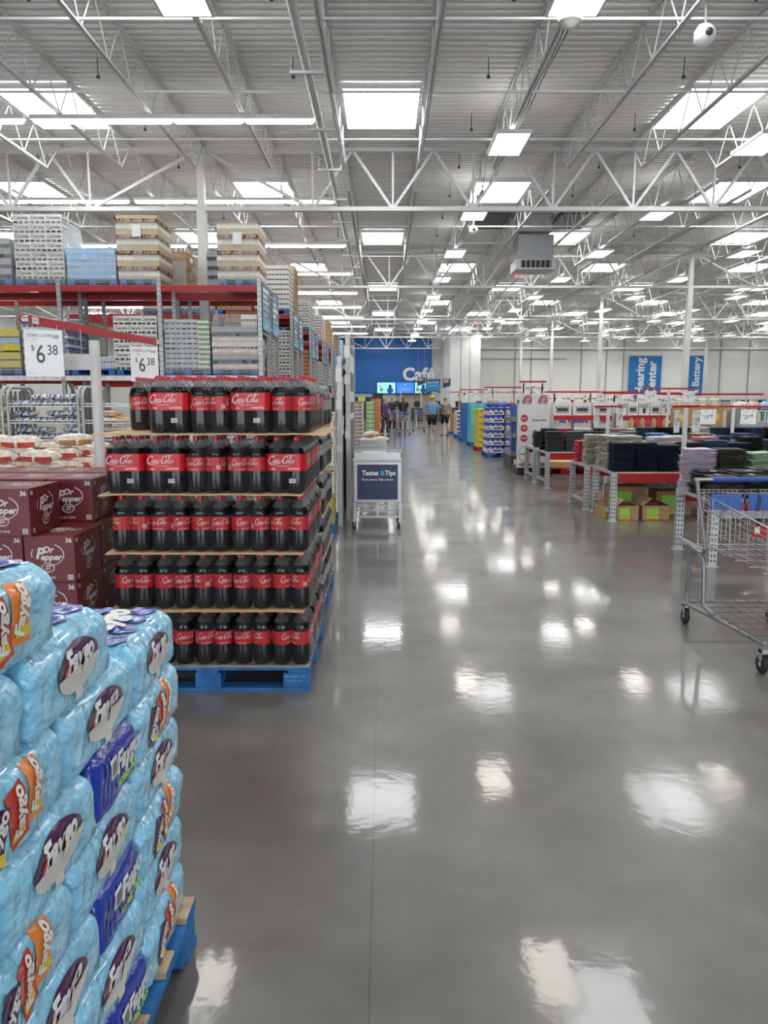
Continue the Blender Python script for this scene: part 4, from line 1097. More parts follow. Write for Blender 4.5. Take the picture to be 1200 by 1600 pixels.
# bread trolleys
def bread_rack(x, y, fill, label):
    o = thing('bread_trolley', label, 'bread trolley', (x, y, 0), group='grey bread trolleys')
    W, D, H = .72, .60, 1.73
    for s in (-1, 1):
        P = [(s * W/2, -D/2, .12)] + [(s * W/2, -D/2, H - .1), (s * W/2, -D/2 + .03, H - .03), (s * W/2, -D/2 + .1, H), (s * W/2, D/2 - .1, H), (s * W/2, D/2 - .03, H - .03), (s * W/2, D/2, H - .1), (s * W/2, D/2, .12)]
        MB().tube(P, .018, 8).build('side_frame', M_galv, o, smooth=50)
        mb = MB()
        for k in range(5): yy = -D/2 + .1 + .1 * k; mb.box(s * W/2 - .004, yy - .008, .2, s * W/2 + .004, yy + .008, H - .04)
        mb.build('side_panel', M_galvd, o)
        for sy in (-1, 1): MB().lathe([(.02, -.015), (.05, -.015), (.05, .015), (.02, .015)], 14, (s * W/2, sy * D/2, .0505), axis='X').bar((s * W/2, sy * D/2, .05), (s * W/2, sy * D/2, .125), .03, .04).build('caster', M_rubber, o)
    for j in range(9):
        z = .17 + .17 * j; mb = MB()
        mb.box(-W/2 + .02, -D/2 - .01, z, W/2 - .02, -D/2 + .002, z + .012); mb.box(-W/2 + .02, -D/2 - .01, z + .028, W/2 - .02, -D/2 + .002, z + .038)
        for k in range(8): xx = -W/2 + .05 + (W - .1) * k / 7; mb.box(xx - .003, -D/2, z - .003, xx + .003, D/2, z + .002)
        mb.box(-W/2 + .02, D/2 - .01, z, W/2 - .02, D/2, z + .03)
        mb.build('shelf', M_galv if False else mat('shelf_light_grey', (.62, .63, .63), .4, .3), o)
        if j < 4: continue
        if fill == 'sparse' and j in (4, 8): continue
        for c in range(4 if fill != 'sparse' else 2):
            for l in range(2):
                if l and (c + j) % 4 == 0: continue
                k = {'blue': 'blue', 'yellow': 'yellow', 'sparse': 'orange' if j % 2 else 'white'}[fill]
                xx = x - .24 + .16 * c + (.1 if fill == 'sparse' else 0)
                b = put('bread_loaf', LF[k][(c + l) % 2], None, (xx, y - .14 + .02 * c, z + .0025 + .066 * l), (0, 0, R(rnd.uniform(-14, 14))))
                b.scale = (.78, 1.9, .64)
                tag(b, '%s in %s trolley, %s shelf down, %s from left%s' % (LN[k], {'blue': 'middle', 'yellow': 'leftmost', 'sparse': 'right'}[fill], ORD[8 - j], ORD[c], ', upper' if l else ''), 'bread', 'bagged bread in the trolleys')
bread_rack(-3.50, 8.25, 'blue', 'grey bread trolley full of blue and white bagged loaves')
bread_rack(-2.73, 8.25, 'sparse', 'grey bread trolley half empty, behind the sign post')
bread_rack(-4.28, 8.25, 'yellow', 'grey bread trolley with yellow bagged loaves at the left edge')

# ================================================================== LITTLE BITES DISPLAY
M_lbw = mat('snack_white', (.80, .78, .76), .4); M_lbg = mat('snack_green', (.28, .42, .06), .45, var=.2, scale=14)
M_lbo = mat('muffin_orange', (.78, .30, .05), .5, var=.2, scale=40); M_lbd = mat('muffin_dark', (.28, .09, .02), .6)
M_lbb = mat('snack_blue', (.03, .08, .42), .4)
def snack_carton(label, x, y, z, h_, alt=False):
    o = thing('snack_carton', label, 'snack carton', (x, y, z), group='snack cartons stacked in the display')
    w_, d_ = .30, .42
    MB().box(-w_/2, -d_/2, 0, w_/2, d_/2, h_).build('carton', M_lbw if not alt else M_lbg, o, bevel=.003)
    mb = MB(); f = -d_/2 - .0015; H = h_
    mb.box(-w_/2, f, H * .88, w_/2, f + .001, H * .97, 1); mb.box(-w_/2, f, H * .78, -.02, f + .001, H * .84, 1); mb.box(-.02, f, H * .78, w_/2, f + .001, H * .84, 3)
    mb.box(-w_/2, f - .0004, 0, w_/2, f + .001, H * .12, 2); mb.box(-w_/2, f - .0004, 0, -.07, f + .001, H * .28, 2)
    F = FR(0, f - .003, 0)
    for cx, cy, rx in ((.06, H * .62, .07), (.035, H * .38, .075), (.03, H * .22, .07)):
        pts = [(cx + rx * math.cos(2 * PI * k / 20), cy + .05 * math.sin(2 * PI * k / 20)) for k in range(20)]; disc_pts(mb, pts, F @ Matrix.Translation((0, 0, -.002)), 3, rings=1)
        pts = [(cx + rx * .8 * math.cos(PI + PI * k / 10), cy - .02 + .03 * math.sin(PI + PI * k / 10)) for k in range(11)]; disc_pts(mb, pts, F @ Matrix.Translation((0, 0, -.001)), 4, rings=1)
    mb.mesh(text_me('Little', .085, .05, .2), F @ Matrix.Translation((-.015, H * .70, .001)) @ Matrix.Rotation(R(12), 4, 'Z'), 5)
    mb.mesh(text_me('Bites', .085, .05, .2), F @ Matrix.Translation((.0, H * .52, .001)) @ Matrix.Rotation(R(12), 4, 'Z'), 5)
    rr_ = random.Random(int(z * 100)); s = w_/2 + .0015
    for k in range(12):
        a, b = rr_.uniform(-d_/2, d_/2 - .1), rr_.uniform(0, H - .08); mb.box(s - .001, a, b, s + .0005 * (k % 3), a + rr_.uniform(.04, .12), b + rr_.uniform(.03, .1), rr_.choice((0, 1, 2, 3, 3, 2)))
    mb.build('carton_print', [M_lbw, M_redl, M_lbg, M_lbo, M_lbd, M_lbb], o)
pallet('pallet', 'small blue pallet base under the snack cartons', -.90, -.575, 8.95, 9.42, M_blueP, M_blueP)
zs_ = [.141, .475, .80, 1.128]
for i, z in enumerate(zs_):
    snack_carton('snack carton printed Little Bites with muffins, %s of four' % ('lowest', 'second', 'third', 'topmost')[i] if i else 'green and red snack carton at the bottom of the display', -.742, 9.18, z, .325 if i else .332, alt=(i == 0))
# tall shelf side panels beyond it
def side_panel(x, y0, y1, H, label):
    o = thing('tall_notice_board', label, 'notice board', (x, y0, 0), group='tall grey display panels by the aisle')
    mb = MB(); L = y1 - y0
    fm = mat('frame_pale_grey', (.58, .58, .57), .45, .2); MB().box(-.03, 0, 0, .03, .05, H).build('frame_post', fm, o, bevel=.004); MB().box(-.03, L - .05, 0, .03, L, H).build('frame_post', fm, o, bevel=.004)
    MB().box(-.02, .052, .05, .02, L - .052, H - .1).build('panel', mat('panel_grey', (.17, .17, .175), .5, var=.1, scale=3), o)
    mb = MB()
    for z, hh in ((H - .45, .24), (H - .85, .14), (H * .55, .08)):
        mb.box(.021, .25, z, .024, L - .3, z + hh)
        for k in range(5): mb.box(-.032 + .0, -.002, z + .02 * k, -.02, .0, z + .02 * k + .01)
    mb.build('notice', M_paper, o)
    mb = MB(); mb.box(-.045, -.012, H - .28, .03, -.001, H - .12); mb.box(-.045, -.012, H - .62, .03, -.001, H - .50); mb.box(-.04, -.012, H * .45, .03, -.001, H * .49); mb.build('bracket', M_wcart, o)
    MB().box(-.03, 0, H, .03, L, H + .03).build('top_rail', M_galv, o)
side_panel(-.555, 9.65, 11.1, 2.10, 'tall grey display panel with notices, nearer the snack cartons')
side_panel(-.475, 10.2, 11.9, 2.42, 'taller grey display panel with notices beyond the demo cart')
for i in range(5):   # shelf goods beside panels
    z = .142 + .30 * i
    o = tag(MB().box(-.16, -.2, 0, .16, .2, .29).build('display_box', M_lbg if i % 2 else M_dkc, bevel=.004), 'dark green stocked box behind the snack cartons, %s layer' % ORD[i], 'box', 'dark boxes behind the snack cartons'); o.location = (-.80, 9.75, z)
pallet('pallet', 'blue pallet under the dark boxes behind the snack cartons', -.98, -.60, 9.5, 9.98)

# ================================================================== DEMO CARTS
def demo_cart(x, y, label, w_=.60, d_=.62, H=.98, sign=True, group=None):
    o = thing('demo_cart', label, 'demo cart', (x, y, 0), group=group)
    MB().box(-w_/2, -d_/2, .34, w_/2, d_/2, H - .13).build('cabinet', M_stain, o, bevel=.008)
    MB().box(-w_/2 - .006, -d_/2 - .006, H - .13, w_/2 + .006, d_/2 + .006, H - .10).build('band', M_galv, o, bevel=.004)
    mb = MB(); mb.box(-w_/2, -d_/2, H - .10, w_/2, d_/2, H - .09)
    for a in ((-w_/2, -d_/2, w_/2, -d_/2 + .012), (-w_/2, d_/2 - .012, w_/2, d_/2), (-w_/2, -d_/2, -w_/2 + .012, d_/2), (w_/2 - .012, -d_/2, w_/2, d_/2)): mb.box(a[0], a[1], H - .09, a[2], a[3], H - .02)
    mb.build('top_tray', M_stain, o)
    for sx in (-1, 1):
        for sy in (-1, 1):
            MB().box(sx * (w_/2 - .018) - .016, sy * (d_/2 - .018) - .016, .13, sx * (w_/2 - .018) + .016, sy * (d_/2 - .018) + .016, .34).build('leg', M_stain, o)
            c = MB().bar((sx * (w_/2 - .018), sy * (d_/2 - .018), .13), (sx * (w_/2 - .018) - .02, sy * (d_/2 - .018), .06), .03, .045).build('caster', M_stain, o)
            MB().lathe([(.022, -.012), (.045, -.014), (.05, 0), (.045, .014), (.022, .012)], 18, (sx * (w_/2 - .018) - .02, sy * (d_/2 - .018), .0505), axis='X').build('tyre', M_rubber, c, smooth=40)
            MB().lathe([(.002, -.016), (.022, -.013), (.022, .013), (.002, .016)], 14, (sx * (w_/2 - .018) - .02, sy * (d_/2 - .018), .0505), axis='X').build('hub', M_wcart, c, smooth=40)
    mb = MB()
    for sy in (-1, 1): mb.box(-w_/2 + .03, sy * (d_/2 - .018) - .01, .145, w_/2 - .03, sy * (d_/2 - .018) + .01, .17)
    for sx in (-1, 1): mb.box(sx * (w_/2 - .018) - .01, -d_/2 + .03, .145, sx * (w_/2 - .018) + .01, d_/2 - .03, .17)
    mb.box(-.012, -d_/2 + .01, .17, .012, -d_/2 + .03, .34); mb.box(-w_/2 + .03, .05, .24, w_/2 - .03, .07, .26)
    mb.build('lower_frame', M_stain, o)
    s = MB().box(-.25, -d_/2 - .010, .375, .25, -d_/2 - .0005, H - .17).build('sign_panel', M_navy, o, bevel=.004)
    if sign:
        f = -d_/2 - .0115
        mb = MB(); mb.mesh(text_me('Tastes', .082, .032, sx=.95), FR(-.090, f, .705)); mb.mesh(text_me('&', .082, .032), FR(.060, f, .705), 1); mb.mesh(text_me('Tips', .082, .032, sx=.95), FR(.158, f, .705))
        mb.mesh(text_me('Try it. Love it. Take it home.', .034, .02), FR(.0, f, .625)); mb.build('lettering', [M_white, M_cyan], s)
    return o
demo_cart(-.08, 9.75, 'steel demo cart on wheels with navy Tastes and Tips panel')
o = thing('folded_banner', 'flat white and blue printed sheet lying on the near demo cart', 'printed sheet', (-.08, 9.75, .8905))
MB().box(-.28, -.28, 0, .28, .28, .03).build('sheet', M_paper, o, bevel=.003); MB().box(-.12, -.27, .0302, .27, .1, .032).build('blue_print', mat('pale_blue_print', (.25, .45, .70), .4), o); MB().box(-.2, .12, .0302, .1, .24, .05).build('packet', M_wcart, o)
demo_cart(-.17, 12.6, 'steel demo cart with bread on top, behind the nearer one', w_=.46, d_=.6)
for i, (x, yy, z, k) in enumerate(((-.24, 12.45, .8915, 'white'), (-.06, 12.7, .8915, 'red'), (-.2, 12.5, .99, 'white'))):
    tag(put('bread_loaf', LF[k][i % 2], None, (x, yy, z), (0, 0, R(20 * i))), '%s on the further demo cart, %s' % (LN[k], ('left', 'right', 'on top')[i]), 'bread', 'bagged bread on the demo cart')
# stacked produce trays along the left of the aisle
def tray_stack(x, y, n, mats_, name, label, W=.40, D=.55, h=.115, grp=None, z0=.0, holes_=True):
    for i in range(n):
        o = thing(name, label % ('bottom' if i == 0 else 'top' if i == n - 1 else ORD[i]), 'crate', (x, y, z0 + (h + .001) * i), group=grp)
        mb = MB(); mb.box(-W/2, -D/2, 0, W/2, D/2, h, 0)
        mb.box(-W/2 + .015, -D/2 - .002, h * .78, W/2 - .015, -D/2, h * .95, 1)
        if holes_:
            for s in (-1, 1): mb.box(s * W * .22 - .055, -D/2 - .003, h * .35, s * W * .22 + .055, -D/2, h * .66, 2)
            mb.box(-.02, -D/2 - .004, h * .35, .02, -D/2 - .001, h * .66, 1)
        mb.build('tray', mats_, o)
tray_stack(-.88, 26.0, 12, [M_wcart, M_redl, M_dkc], 'produce_tray', 'white tray with dark windows left of the aisle, %s of its stack', h=.125, grp='white produce trays')
tray_stack(-.46, 26.2, 10, [M_greenc, M_wcart, M_grn], 'green_tray', 'green and white tray beside the white trays, %s of its stack', W=.30, h=.15, grp='green trays')
tray_stack(-.32, 29.8, 11, [M_orp, M_redc, M_bread], 'orange_tray', 'orange tray of tomatoes by the aisle, %s of its stack', W=.36, h=.145, grp='orange trays')
o = tag(MB().box(-.12, -.1, 0, .12, .1, .16).build('yellow_box', M_yelc, bevel=.02), 'small yellow box on top of the white tray stack', 'box'); o.location = (-.75, 26.0, 1.515)

# ================================================================== CLOTHES TABLES
def garment_mesh(W, D, H, seed, folds=3):
    """folded garment: soft slab whose front and left edges show rounded folds"""
    mb = MB(); nx, ny = 14, 10
    for f in range(folds):
        vs = []; z0 = H * f / folds; z1 = H * (f + 1) / folds - .0008; ox = noise.noise(Vector((seed, f * 3.1, 0))) * .014; oy = noise.noise(Vector((seed, f * 2.3, 9))) * .012
        for s in (0, 1):
            for j in range(ny + 1):
                for i in range(nx + 1):
                    u = i / nx; v = j / ny; e = min(u, 1 - u, v, 1 - v); t = min(1, e / .07); r = math.sqrt(max(0, 1 - (1 - t) ** 2))
                    x = -W/2 + W * u + ox; y = -D/2 + D * v + oy
                    wob = noise.noise(Vector((x * 9 + seed, y * 9, f))) * .006
                    zm = (z0 + z1) / 2 + wob * (f / max(1, folds - 1)); vs.append((x + noise.noise(Vector((y * 14, seed, f))) * .006, y + noise.noise(Vector((x * 12, seed + 3, f))) * .007, max(0.0003 + .0002 * f, zm + (1 if s else -1) * (z1 - z0) / 2 * (.15 + .85 * r))))
        st_ = (nx + 1) * (ny + 1); fs = []
        for j in range(ny):
            for i in range(nx):
                a = j * (nx + 1) + i; q = (a, a + 1, a + nx + 2, a + nx + 1); fs.append(q[::-1]); fs.append(tuple(st_ + k for k in q))
        bd = [i for i in range(nx + 1)] + [j * (nx + 1) + nx for j in range(1, ny + 1)] + [ny * (nx + 1) + i for i in range(nx - 1, -1, -1)] + [j * (nx + 1) for j in range(ny - 1, 0, -1)]
        for k in range(len(bd)): a, b = bd[k], bd[(k + 1) % len(bd)]; fs.append((a, b, st_ + b, st_ + a))
        mb.add(vs, fs)
    return mb
CLOTH = {'navy': (.012, .022, .055), 'cream': (.58, .56, .48), 'grey': (.16, .17, .18), 'slate': (.085, .095, .105), 'pink': (.70, .06, .14), 'lilac': (.62, .55, .68), 'rose': (.78, .30, .32), 'olive': (.060, .060, .036),
         'mint': (.42, .56, .42), 'coral': (.70, .14, .12), 'charcoal': (.030, .028, .027), 'brown': (.075, .060, .050), 'denim': (.05, .10, .18), 'white': (.72, .73, .75), 'black': (.012, .012, .014), 'sage': (.28, .33, .29), 'sky': (.13, .28, .52), 'tan': (.42, .34, .22), 'salmon': (.62, .30, .22), 'steel': (.26, .29, .33)}
GM = {}
def garment(kind, col, H):
    k = (kind, col, H)
    if k not in GM:
        m = mat('cloth_' + col, CLOTH[col], .85, var=.18, scale=35, bump=.35, bscale=60)
        W, D = (.285, .30) if kind == 'jeans' else (.275, .31)
        GM[k] = [garment_mesh(W, D, H, 1.7 * s_ + len(col), max(2, round(H / .0125))).data('folded_' + kind, m, 50) for s_ in range(3)]
    return GM[k]
NG = [0]
def stack(x, y, z, kind, col, n, place, H=.026, jit=.012, rot=3, tags=False):
    gr = garment(kind, col, H); nm = {'jeans': 'folded_jeans', 'shirt': 'folded_shirt', 'shorts': 'folded_shorts'}[kind]; gid = '%s %s %s' % (col, nm.replace('_', ' '), place)
    for i in range(n):
        o = put(nm, gr[(i * 7 + int(x * 10)) % 3], None, (x + rnd.uniform(-jit, jit), y + rnd.uniform(-jit, jit), z + (H + .0006) * i), (0, 0, R(rnd.uniform(-rot, rot) + (180 if i % 2 else 0))))
        tag(o, ('%s %s, %s' % (col, nm.replace('_', ' '), place)) + (', topmost' if i == n - 1 else ''), 'clothing', gid); NG[0] += 1
        if i == n - 1 and tags: MB().box(-.03, -.155, H + .0005, .02, -.07, H + .002).build('paper_label', M_paper, o)
def ctable(x0, y0, nb_, label, H=.66, D=.93, bw=2.42, braced=True):
    """low rack used as a table; end frame along Y at x0, beams run along +X"""
    o = thing('clothes_table', label, 'table', (x0, y0, 0), group='clothes tables made of grey posts and red beams')
    for b in range(nb_ + 1):
        x = bw * b
        for yy in (.035, D - .035):
            mb = MB(); mb.box(x - .038, yy - .035, .006, x + .038, yy + .035, H)
            z = .05
            while z < H - .06:
                for s in (-1, 1):
                    mb.box(x + s * .017 - .007, yy - .036, z, x + s * .017 + .007, yy - .033, z + .022, 1)
                    mb.box(x - .039, yy + s * .015 - .006, z, x - .036, yy + s * .015 + .006, z + .022, 1)
                z += .052
            mb.box(x - .06, yy - .05, 0, x + .06, yy + .05, .006); mb.build('post', [mat('post_grey', (.50, .51, .52), .4, .3, var=.08, scale=10), M_black], o)
        pg = mat('post_grey', (.5, .51, .52)); MB().box(x - .02, .07, .10, x + .02, D - .07, .14).build('cross_rail', pg, o); MB().box(x - .038, .07, H - .035, x + .038, D - .07, H).build('cross_rail', pg, o)
    for b in range(nb_):
        for yy in (.012, D - .012): MB().box(bw * b + .039, yy - .025, H - .14, bw * (b + 1) - .039, yy + .025, H - .02).build('beam', M_red, o, bevel=.004)
        MB().box(bw * b + .039, .04, H - .022, bw * (b + 1) - .039, D - .04, H - .004).build('deck', M_wcart, o)
    return o
TH = .6605
P_ = 'on the %s clothes table'
# table A, nearest
ctable(3.18, 7.28, 1, 'nearest clothes table with dark crumpled clothes, behind the shopping cart')
for r, (yy, n) in enumerate(((7.47, 8), (7.78, 9))):
    for c in range(6):
        col = ['brown', 'charcoal', 'slate', 'charcoal', 'black', 'brown'][(c + r) % 6]
        stack(3.30 + .335 * c, yy, TH, 'shorts', col, n - (1 if c == 3 else 0), 'nearest clothes table, %s row, stack %s from aisle' % (('front', 'middle')[r], ORD[c]), H=.026, jit=.03, rot=14, tags=True)
for c, (k, col, n) in enumerate((('shirt', 'lilac', 12), ('shirt', 'olive', 12), ('shirt', 'mint', 11), ('shirt', 'coral', 11), ('shirt', 'navy', 10), ('shirt', 'sky', 10))):
    stack(3.30 + .32 * c, 8.07, TH, k, col, n, 'nearest clothes table, back row, %s stack from the aisle' % ORD[c], H=.036, jit=.014, rot=5)
# table B with the navy jeans
ctable(3.03, 10.05, 2, 'second clothes table with navy jeans at its front corner')
for c in range(6):
    col = ['navy', 'navy', 'navy', 'navy', 'denim', 'navy'][c]
    stack(3.16 + .305 * c, 10.24, TH, 'jeans', col, (12, 12, 11, 12, 13, 12)[c], 'second clothes table, front row, %s stack from the aisle' % ORD[c], H=.031, jit=.009, rot=2.5)
for c in range(7):
    col = ['cream', 'cream', 'white', 'rose', 'rose', 'steel', 'black'][c]
    stack(3.17 + .31 * c, 10.60, TH, 'shirt', col, 13 if c < 1 else 6 - c % 2, 'second clothes table, middle row, %s stack from the aisle' % ORD[c], H=.034 if c < 1 else .072, jit=.012, rot=5, tags=c % 2 == 0)
for c in range(7):
    col = ['cream', 'cream', 'sage', 'white', 'tan', 'denim', 'denim'][c]
    stack(3.17 + .31 * c, 10.90 - .0, TH, 'shirt', col, 13 if c < 1 else 6 - (c + 1) % 2, 'second clothes table, back row, %s stack from the aisle' % ORD[c], H=.034 if c < 1 else .072, jit=.010, rot=5) if c % 1 == 0 else None
# table C right behind B
ctable(2.95, 11.08, 2, 'third clothes table with the hot pink stack at its aisle corner')
for c in range(9):
    col = ['cream', 'steel', 'black', 'sky', 'navy', 'tan', 'white', 'denim', 'denim'][c]
    stack(3.08 + .31 * c, 11.30, TH, 'shirt', col, 13 if c == 0 else 4 + c % 2, 'third clothes table, front row, %s stack from the aisle' % ORD[c], H=.033 if c == 0 else .090, jit=.012, rot=5)
for c in range(9):
    col = ['pink', 'grey', 'white', 'sage', 'slate', 'denim', 'white', 'navy', 'denim'][c]
    stack(3.08 + .31 * c, 11.78, TH, 'shirt', col, 12 if c == 0 else 5 - c % 2, 'third clothes table, back row, %s stack from the aisle' % ORD[c], H=.026 if c == 0 else .080, jit=.012, rot=5)
# table D further
ctable(2.96, 13.85, 2, 'fourth clothes table with grey clothes, further along the aisle')
for c in range(13):
    col = ['slate', 'grey', 'slate', 'slate', 'steel', 'denim', 'black', 'denim', 'white', 'denim', 'navy', 'denim', 'black'][c]
    stack(3.10 + .33 * c, 14.05, TH, 'jeans', col, 9 if c < 5 else 6, 'fourth clothes table, front row, %s stack from the aisle' % ORD[c], H=.040 if c < 5 else .072, jit=.012, rot=4)
for c in range(13):
    col = ['black', 'pink', 'white', 'black', 'salmon', 'white', 'sage', 'steel', 'denim', 'tan', 'white', 'denim', 'sky'][c]
    stack(3.10 + .33 * c, 14.55, TH, 'shirt', col, 4, 'fourth clothes table, back row, %s stack from the aisle' % ORD[c], H=.098, jit=.014, rot=6)
ctable(2.93, 14.85, 2, 'fifth clothes table, the farthest, behind the grey clothes')
for c in range(5): stack(3.10 + .36 * c, 15.25, TH, 'shirt', ['slate', 'black', 'grey', 'navy', 'white'][c], 7, 'farthest clothes table, %s from the aisle' % ORD[c], H=.045, jit=.012, rot=6)
# cartons under table B
def open_box(x, y, w_, d_, h_, label, rz=0, flaps=True, z=0):
    o = thing('cardboard_box', label, 'cardboard box', (x, y, z), R(rz), 'cardboard boxes under the second clothes table')
    t = .006; mb = MB(); mb.box(-w_/2, -d_/2, 0, w_/2, d_/2, t); mb.box(-w_/2, -d_/2, t, w_/2, -d_/2 + t, h_); mb.box(-w_/2, d_/2 - t, t, w_/2, d_/2, h_); mb.box(-w_/2, -d_/2 + t, t, -w_/2 + t, d_/2 - t, h_); mb.box(w_/2 - t, -d_/2 + t, t, w_/2, d_/2 - t, h_)
    if not flaps: mb.box(-w_/2, -d_/2, h_ - t, w_/2, d_/2, h_)
    mb.build('box_body', M_card, o)
    if flaps:
        for s, nm in ((-1, 'flap'), (1, 'flap')):
            mb = MB(); dx, dz = w_ * .42 * math.cos(R(38)), w_ * .42 * math.sin(R(38 if s < 0 else 20))
            x0 = s * w_/2; x1 = x0 + (-s if s > 0 else 1) * dx * (1 if s < 0 else 1)
            mb.add([(x0, -d_/2, h_), (x0, d_/2, h_), (x1, d_/2, h_ + dz), (x1, -d_/2, h_ + dz), (x0, -d_/2, h_ + t), (x0, d_/2, h_ + t), (x1, d_/2, h_ + dz + t), (x1, -d_/2, h_ + dz + t)], [(0, 1, 2, 3), (7, 6, 5, 4), (0, 4, 5, 1), (2, 6, 7, 3), (1, 5, 6, 2), (0, 3, 7, 4)])
            mb.build(nm, M_cardl, o)
    MB().box(-w_ * .35, -d_/2 - .002, h_ * .32, w_ * .10, -d_/2, h_ * .82).build('green_sticker', M_grn, o)
    MB().box(-w_ * .35, -d_/2 - .0025, h_ * .05, w_ * .10, -d_/2, h_ * .28).build('yellow_sticker', M_yelc, o)
open_box(3.27, 10.40, .30, .40, .19, 'open cardboard box with green and yellow stickers, left one under the table')
open_box(3.66, 10.42, .36, .40, .19, 'open cardboard box with green and yellow stickers, right one under the table')
open_box(3.05, 10.62, .12, .36, .17, 'small closed cardboard box at the table post', flaps=False)
open_box(3.42, 10.84, .50, .30, .40, 'larger cardboard box standing behind the open ones', flaps=False)
open_box(4.05, 10.80, .50, .34, .34, 'cardboard box further right behind the open ones', flaps=False)
pallet('pallet', 'red painted pallet on the floor under the far clothes tables', 3.25, 4.45, 16.35, 17.3, M_redc, M_redc)
for i in range(2):
    o = tag(MB().box(-.5, -.35, 0, .5, .35, .06).build('flat_carton', M_cardl, bevel=.004), 'flat tan carton on the red pallet, %s one' % ('lower', 'upper')[i], 'carton', 'flat cartons on the red pallet'); o.location = (3.85, 16.8, .141 + .061 * i)

# ================================================================== SIGN STANDS ON THE SALES FLOOR
def tstand(x, y, z0, z1, w_, label, sheets, rz=0, post=True):
    o = thing('sign_stand', label, 'sign stand', (x, y, z0), R(rz))
    MB().box(-.02, -.02, 0, .02, .02, z1 - z0).build('post', M_col, o)
    MB().box(-w_/2, -.012, z1 - z0, w_/2, .012, z1 - z0 + .03).build('red_bar', M_redl, o)
    if z0 > .5: MB().box(-.07, -.07, 0, .07, .07, .008).build('foot', M_galv, o)
    return o
tstand(3.62, 12.5, 0, 1.47, .60, 'small red T sign stand behind the third clothes table', 2, rz=30)
price_sheet('price_sign', 'white price sheet hanging left on the small T stand', (3.40, 12.36, 1.45), R(52), '12', '98', 'SHIRT', group=None)
price_sheet('price_sign', 'white price sheet hanging right on the small T stand', (3.84, 12.60, 1.45), R(48), '14', '98', 'SHORTS')
tstand(3.80, 9.75, 0, 1.50, .44, 'red T sign stand behind the nearest clothes table', 2, rz=25)
price_sheet('price_sign', 'narrow looking price sheet left on the nearer T stand', (3.66, 9.66, 1.47), R(50), '12', '98', 'SHIRT', w_=.19)
price_sheet('price_sign', 'narrow looking price sheet right on the nearer T stand', (3.96, 9.80, 1.47), R(40), '12', '98', 'SHIRT', w_=.19)
tstand(5.55, 12.3, 0, 1.47, 1.30, 'wide red sign stand over the far end of the clothes tables', 2)
price_sheet('price_sign', 'left price sheet on the wide red stand, reading $19.98', (5.14, 12.27, 1.44), 0, '19', '98', 'JACKET', w_=.25, h_=.23)
price_sheet('price_sign', 'right price sheet on the wide red stand, reading $29.98', (5.78, 12.27, 1.44), 0, '29', '98', 'JACKET', w_=.25, h_=.23)
tstand(5.35, 14.6, 0, 1.78, 1.0, 'red sign bar standing tall behind the wide stand', 1)
price_sheet('price_sign', 'small price sheet at the left end of the tall red bar', (5.0, 14.57, 1.75), 0, '12', '98', 'SHIRT', w_=.22, h_=.20)
price_sheet('price_sign', 'small price sheet at the right end of the tall red bar', (5.72, 14.57, 1.75), 0, '5', '77', 'SOCK', w_=.22, h_=.20)

# ================================================================== RED SHELF DISPLAYS BEHIND THE TABLES
def goods_shelf(x0, y0, W, label, zs, D=.9, posts=M_galv, beam=M_red, H=None):
    o = thing('shelf_unit', label, 'shelf', (x0, y0, 0)); H = H or zs[-1] + .05
    for x in (0, W):
        for yy in (0, D): MB().box(x - .035, yy - .03, 0, x + .035, yy + .03, H).build('post', posts, o)
    for z in zs:
        for yy in (0, D): MB().box(.036, yy - .022, z - .12, W - .036, yy + .022, z - .004).build('beam', beam, o)
        MB().box(.036, .025, z - .02, W - .036, D - .025, z).build('shelf_board', M_wcart, o)
    return o
def goods(name, x, y, z, w_, d_, h_, mats_, label, cat, grp, art=0, seed=0):
    mb = MB(); mb.box(-w_/2, -d_/2, 0, w_/2, d_/2, h_, 0); f = -d_/2 - .003
    if art == 1: mb.box(-w_ * .38, f, h_ * .15, w_ * .38, f + .002, h_ * .7, 1); mb.box(-w_ * .30, f - .001, h_ * .3, w_ * .30, f + .001, h_ * .55, 2)
    if art == 2: mb.box(-w_ * .42, f, h_ * .55, w_ * .42, f + .002, h_ * .9, 1); mb.add([(w_ * .16 * math.cos(2 * PI * k / 14), f - .001, h_ * .36 + h_ * .24 * math.sin(2 * PI * k / 14)) for k in range(14)], [tuple(range(14))], 2)
    if art == 3: mb.box(-w_ * .4, f, h_ * .1, -w_ * .05, f + .002, h_ * .9, 1); mb.box(w_ * .05, f, h_ * .2, w_ * .4, f + .002, h_ * .5, 2)
    o = mb.build(name, mats_, bevel=0, loc=(x, y, z)); tag(o, label, cat, grp); return o
S1 = goods_shelf(3.95, 18.2, 1.45, 'red beamed shelf with boxed appliances, left one', (.62, 1.22))
S2 = goods_shelf(5.45, 18.2, 1.95, 'red beamed shelf with boxed appliances, right one', (.62, 1.22))
for i in range(3):
    goods('appliance_box', 4.20 + .47 * i, 18.4, 1.221, .42, .3, .30, [M_wcart, M_grc, M_dkc], 'white boxed appliance with dark picture on the left red shelf, %s from the left' % ORD[i], 'box', 'appliance boxes on the left red shelf', 1)
    goods('appliance_box', 4.22 + .47 * i, 18.4, .621, .40, .3, .42, [M_wcart, M_grc, M_redc], 'white box with red and grey print on the left shelf below, %s' % ORD[i], 'box', 'boxes on the lower left red shelf', 1)
for i in range(7):
    goods('appliance_box', 5.60 + .265 * i, 18.4, 1.221, .24, .3, .30, [M_wcart, M_grc, M_dkc], 'narrow white boxed appliance on the right red shelf, %s from the left' % ORD[i], 'box', 'appliance boxes on the right red shelf', 1 if i % 2 else 2)
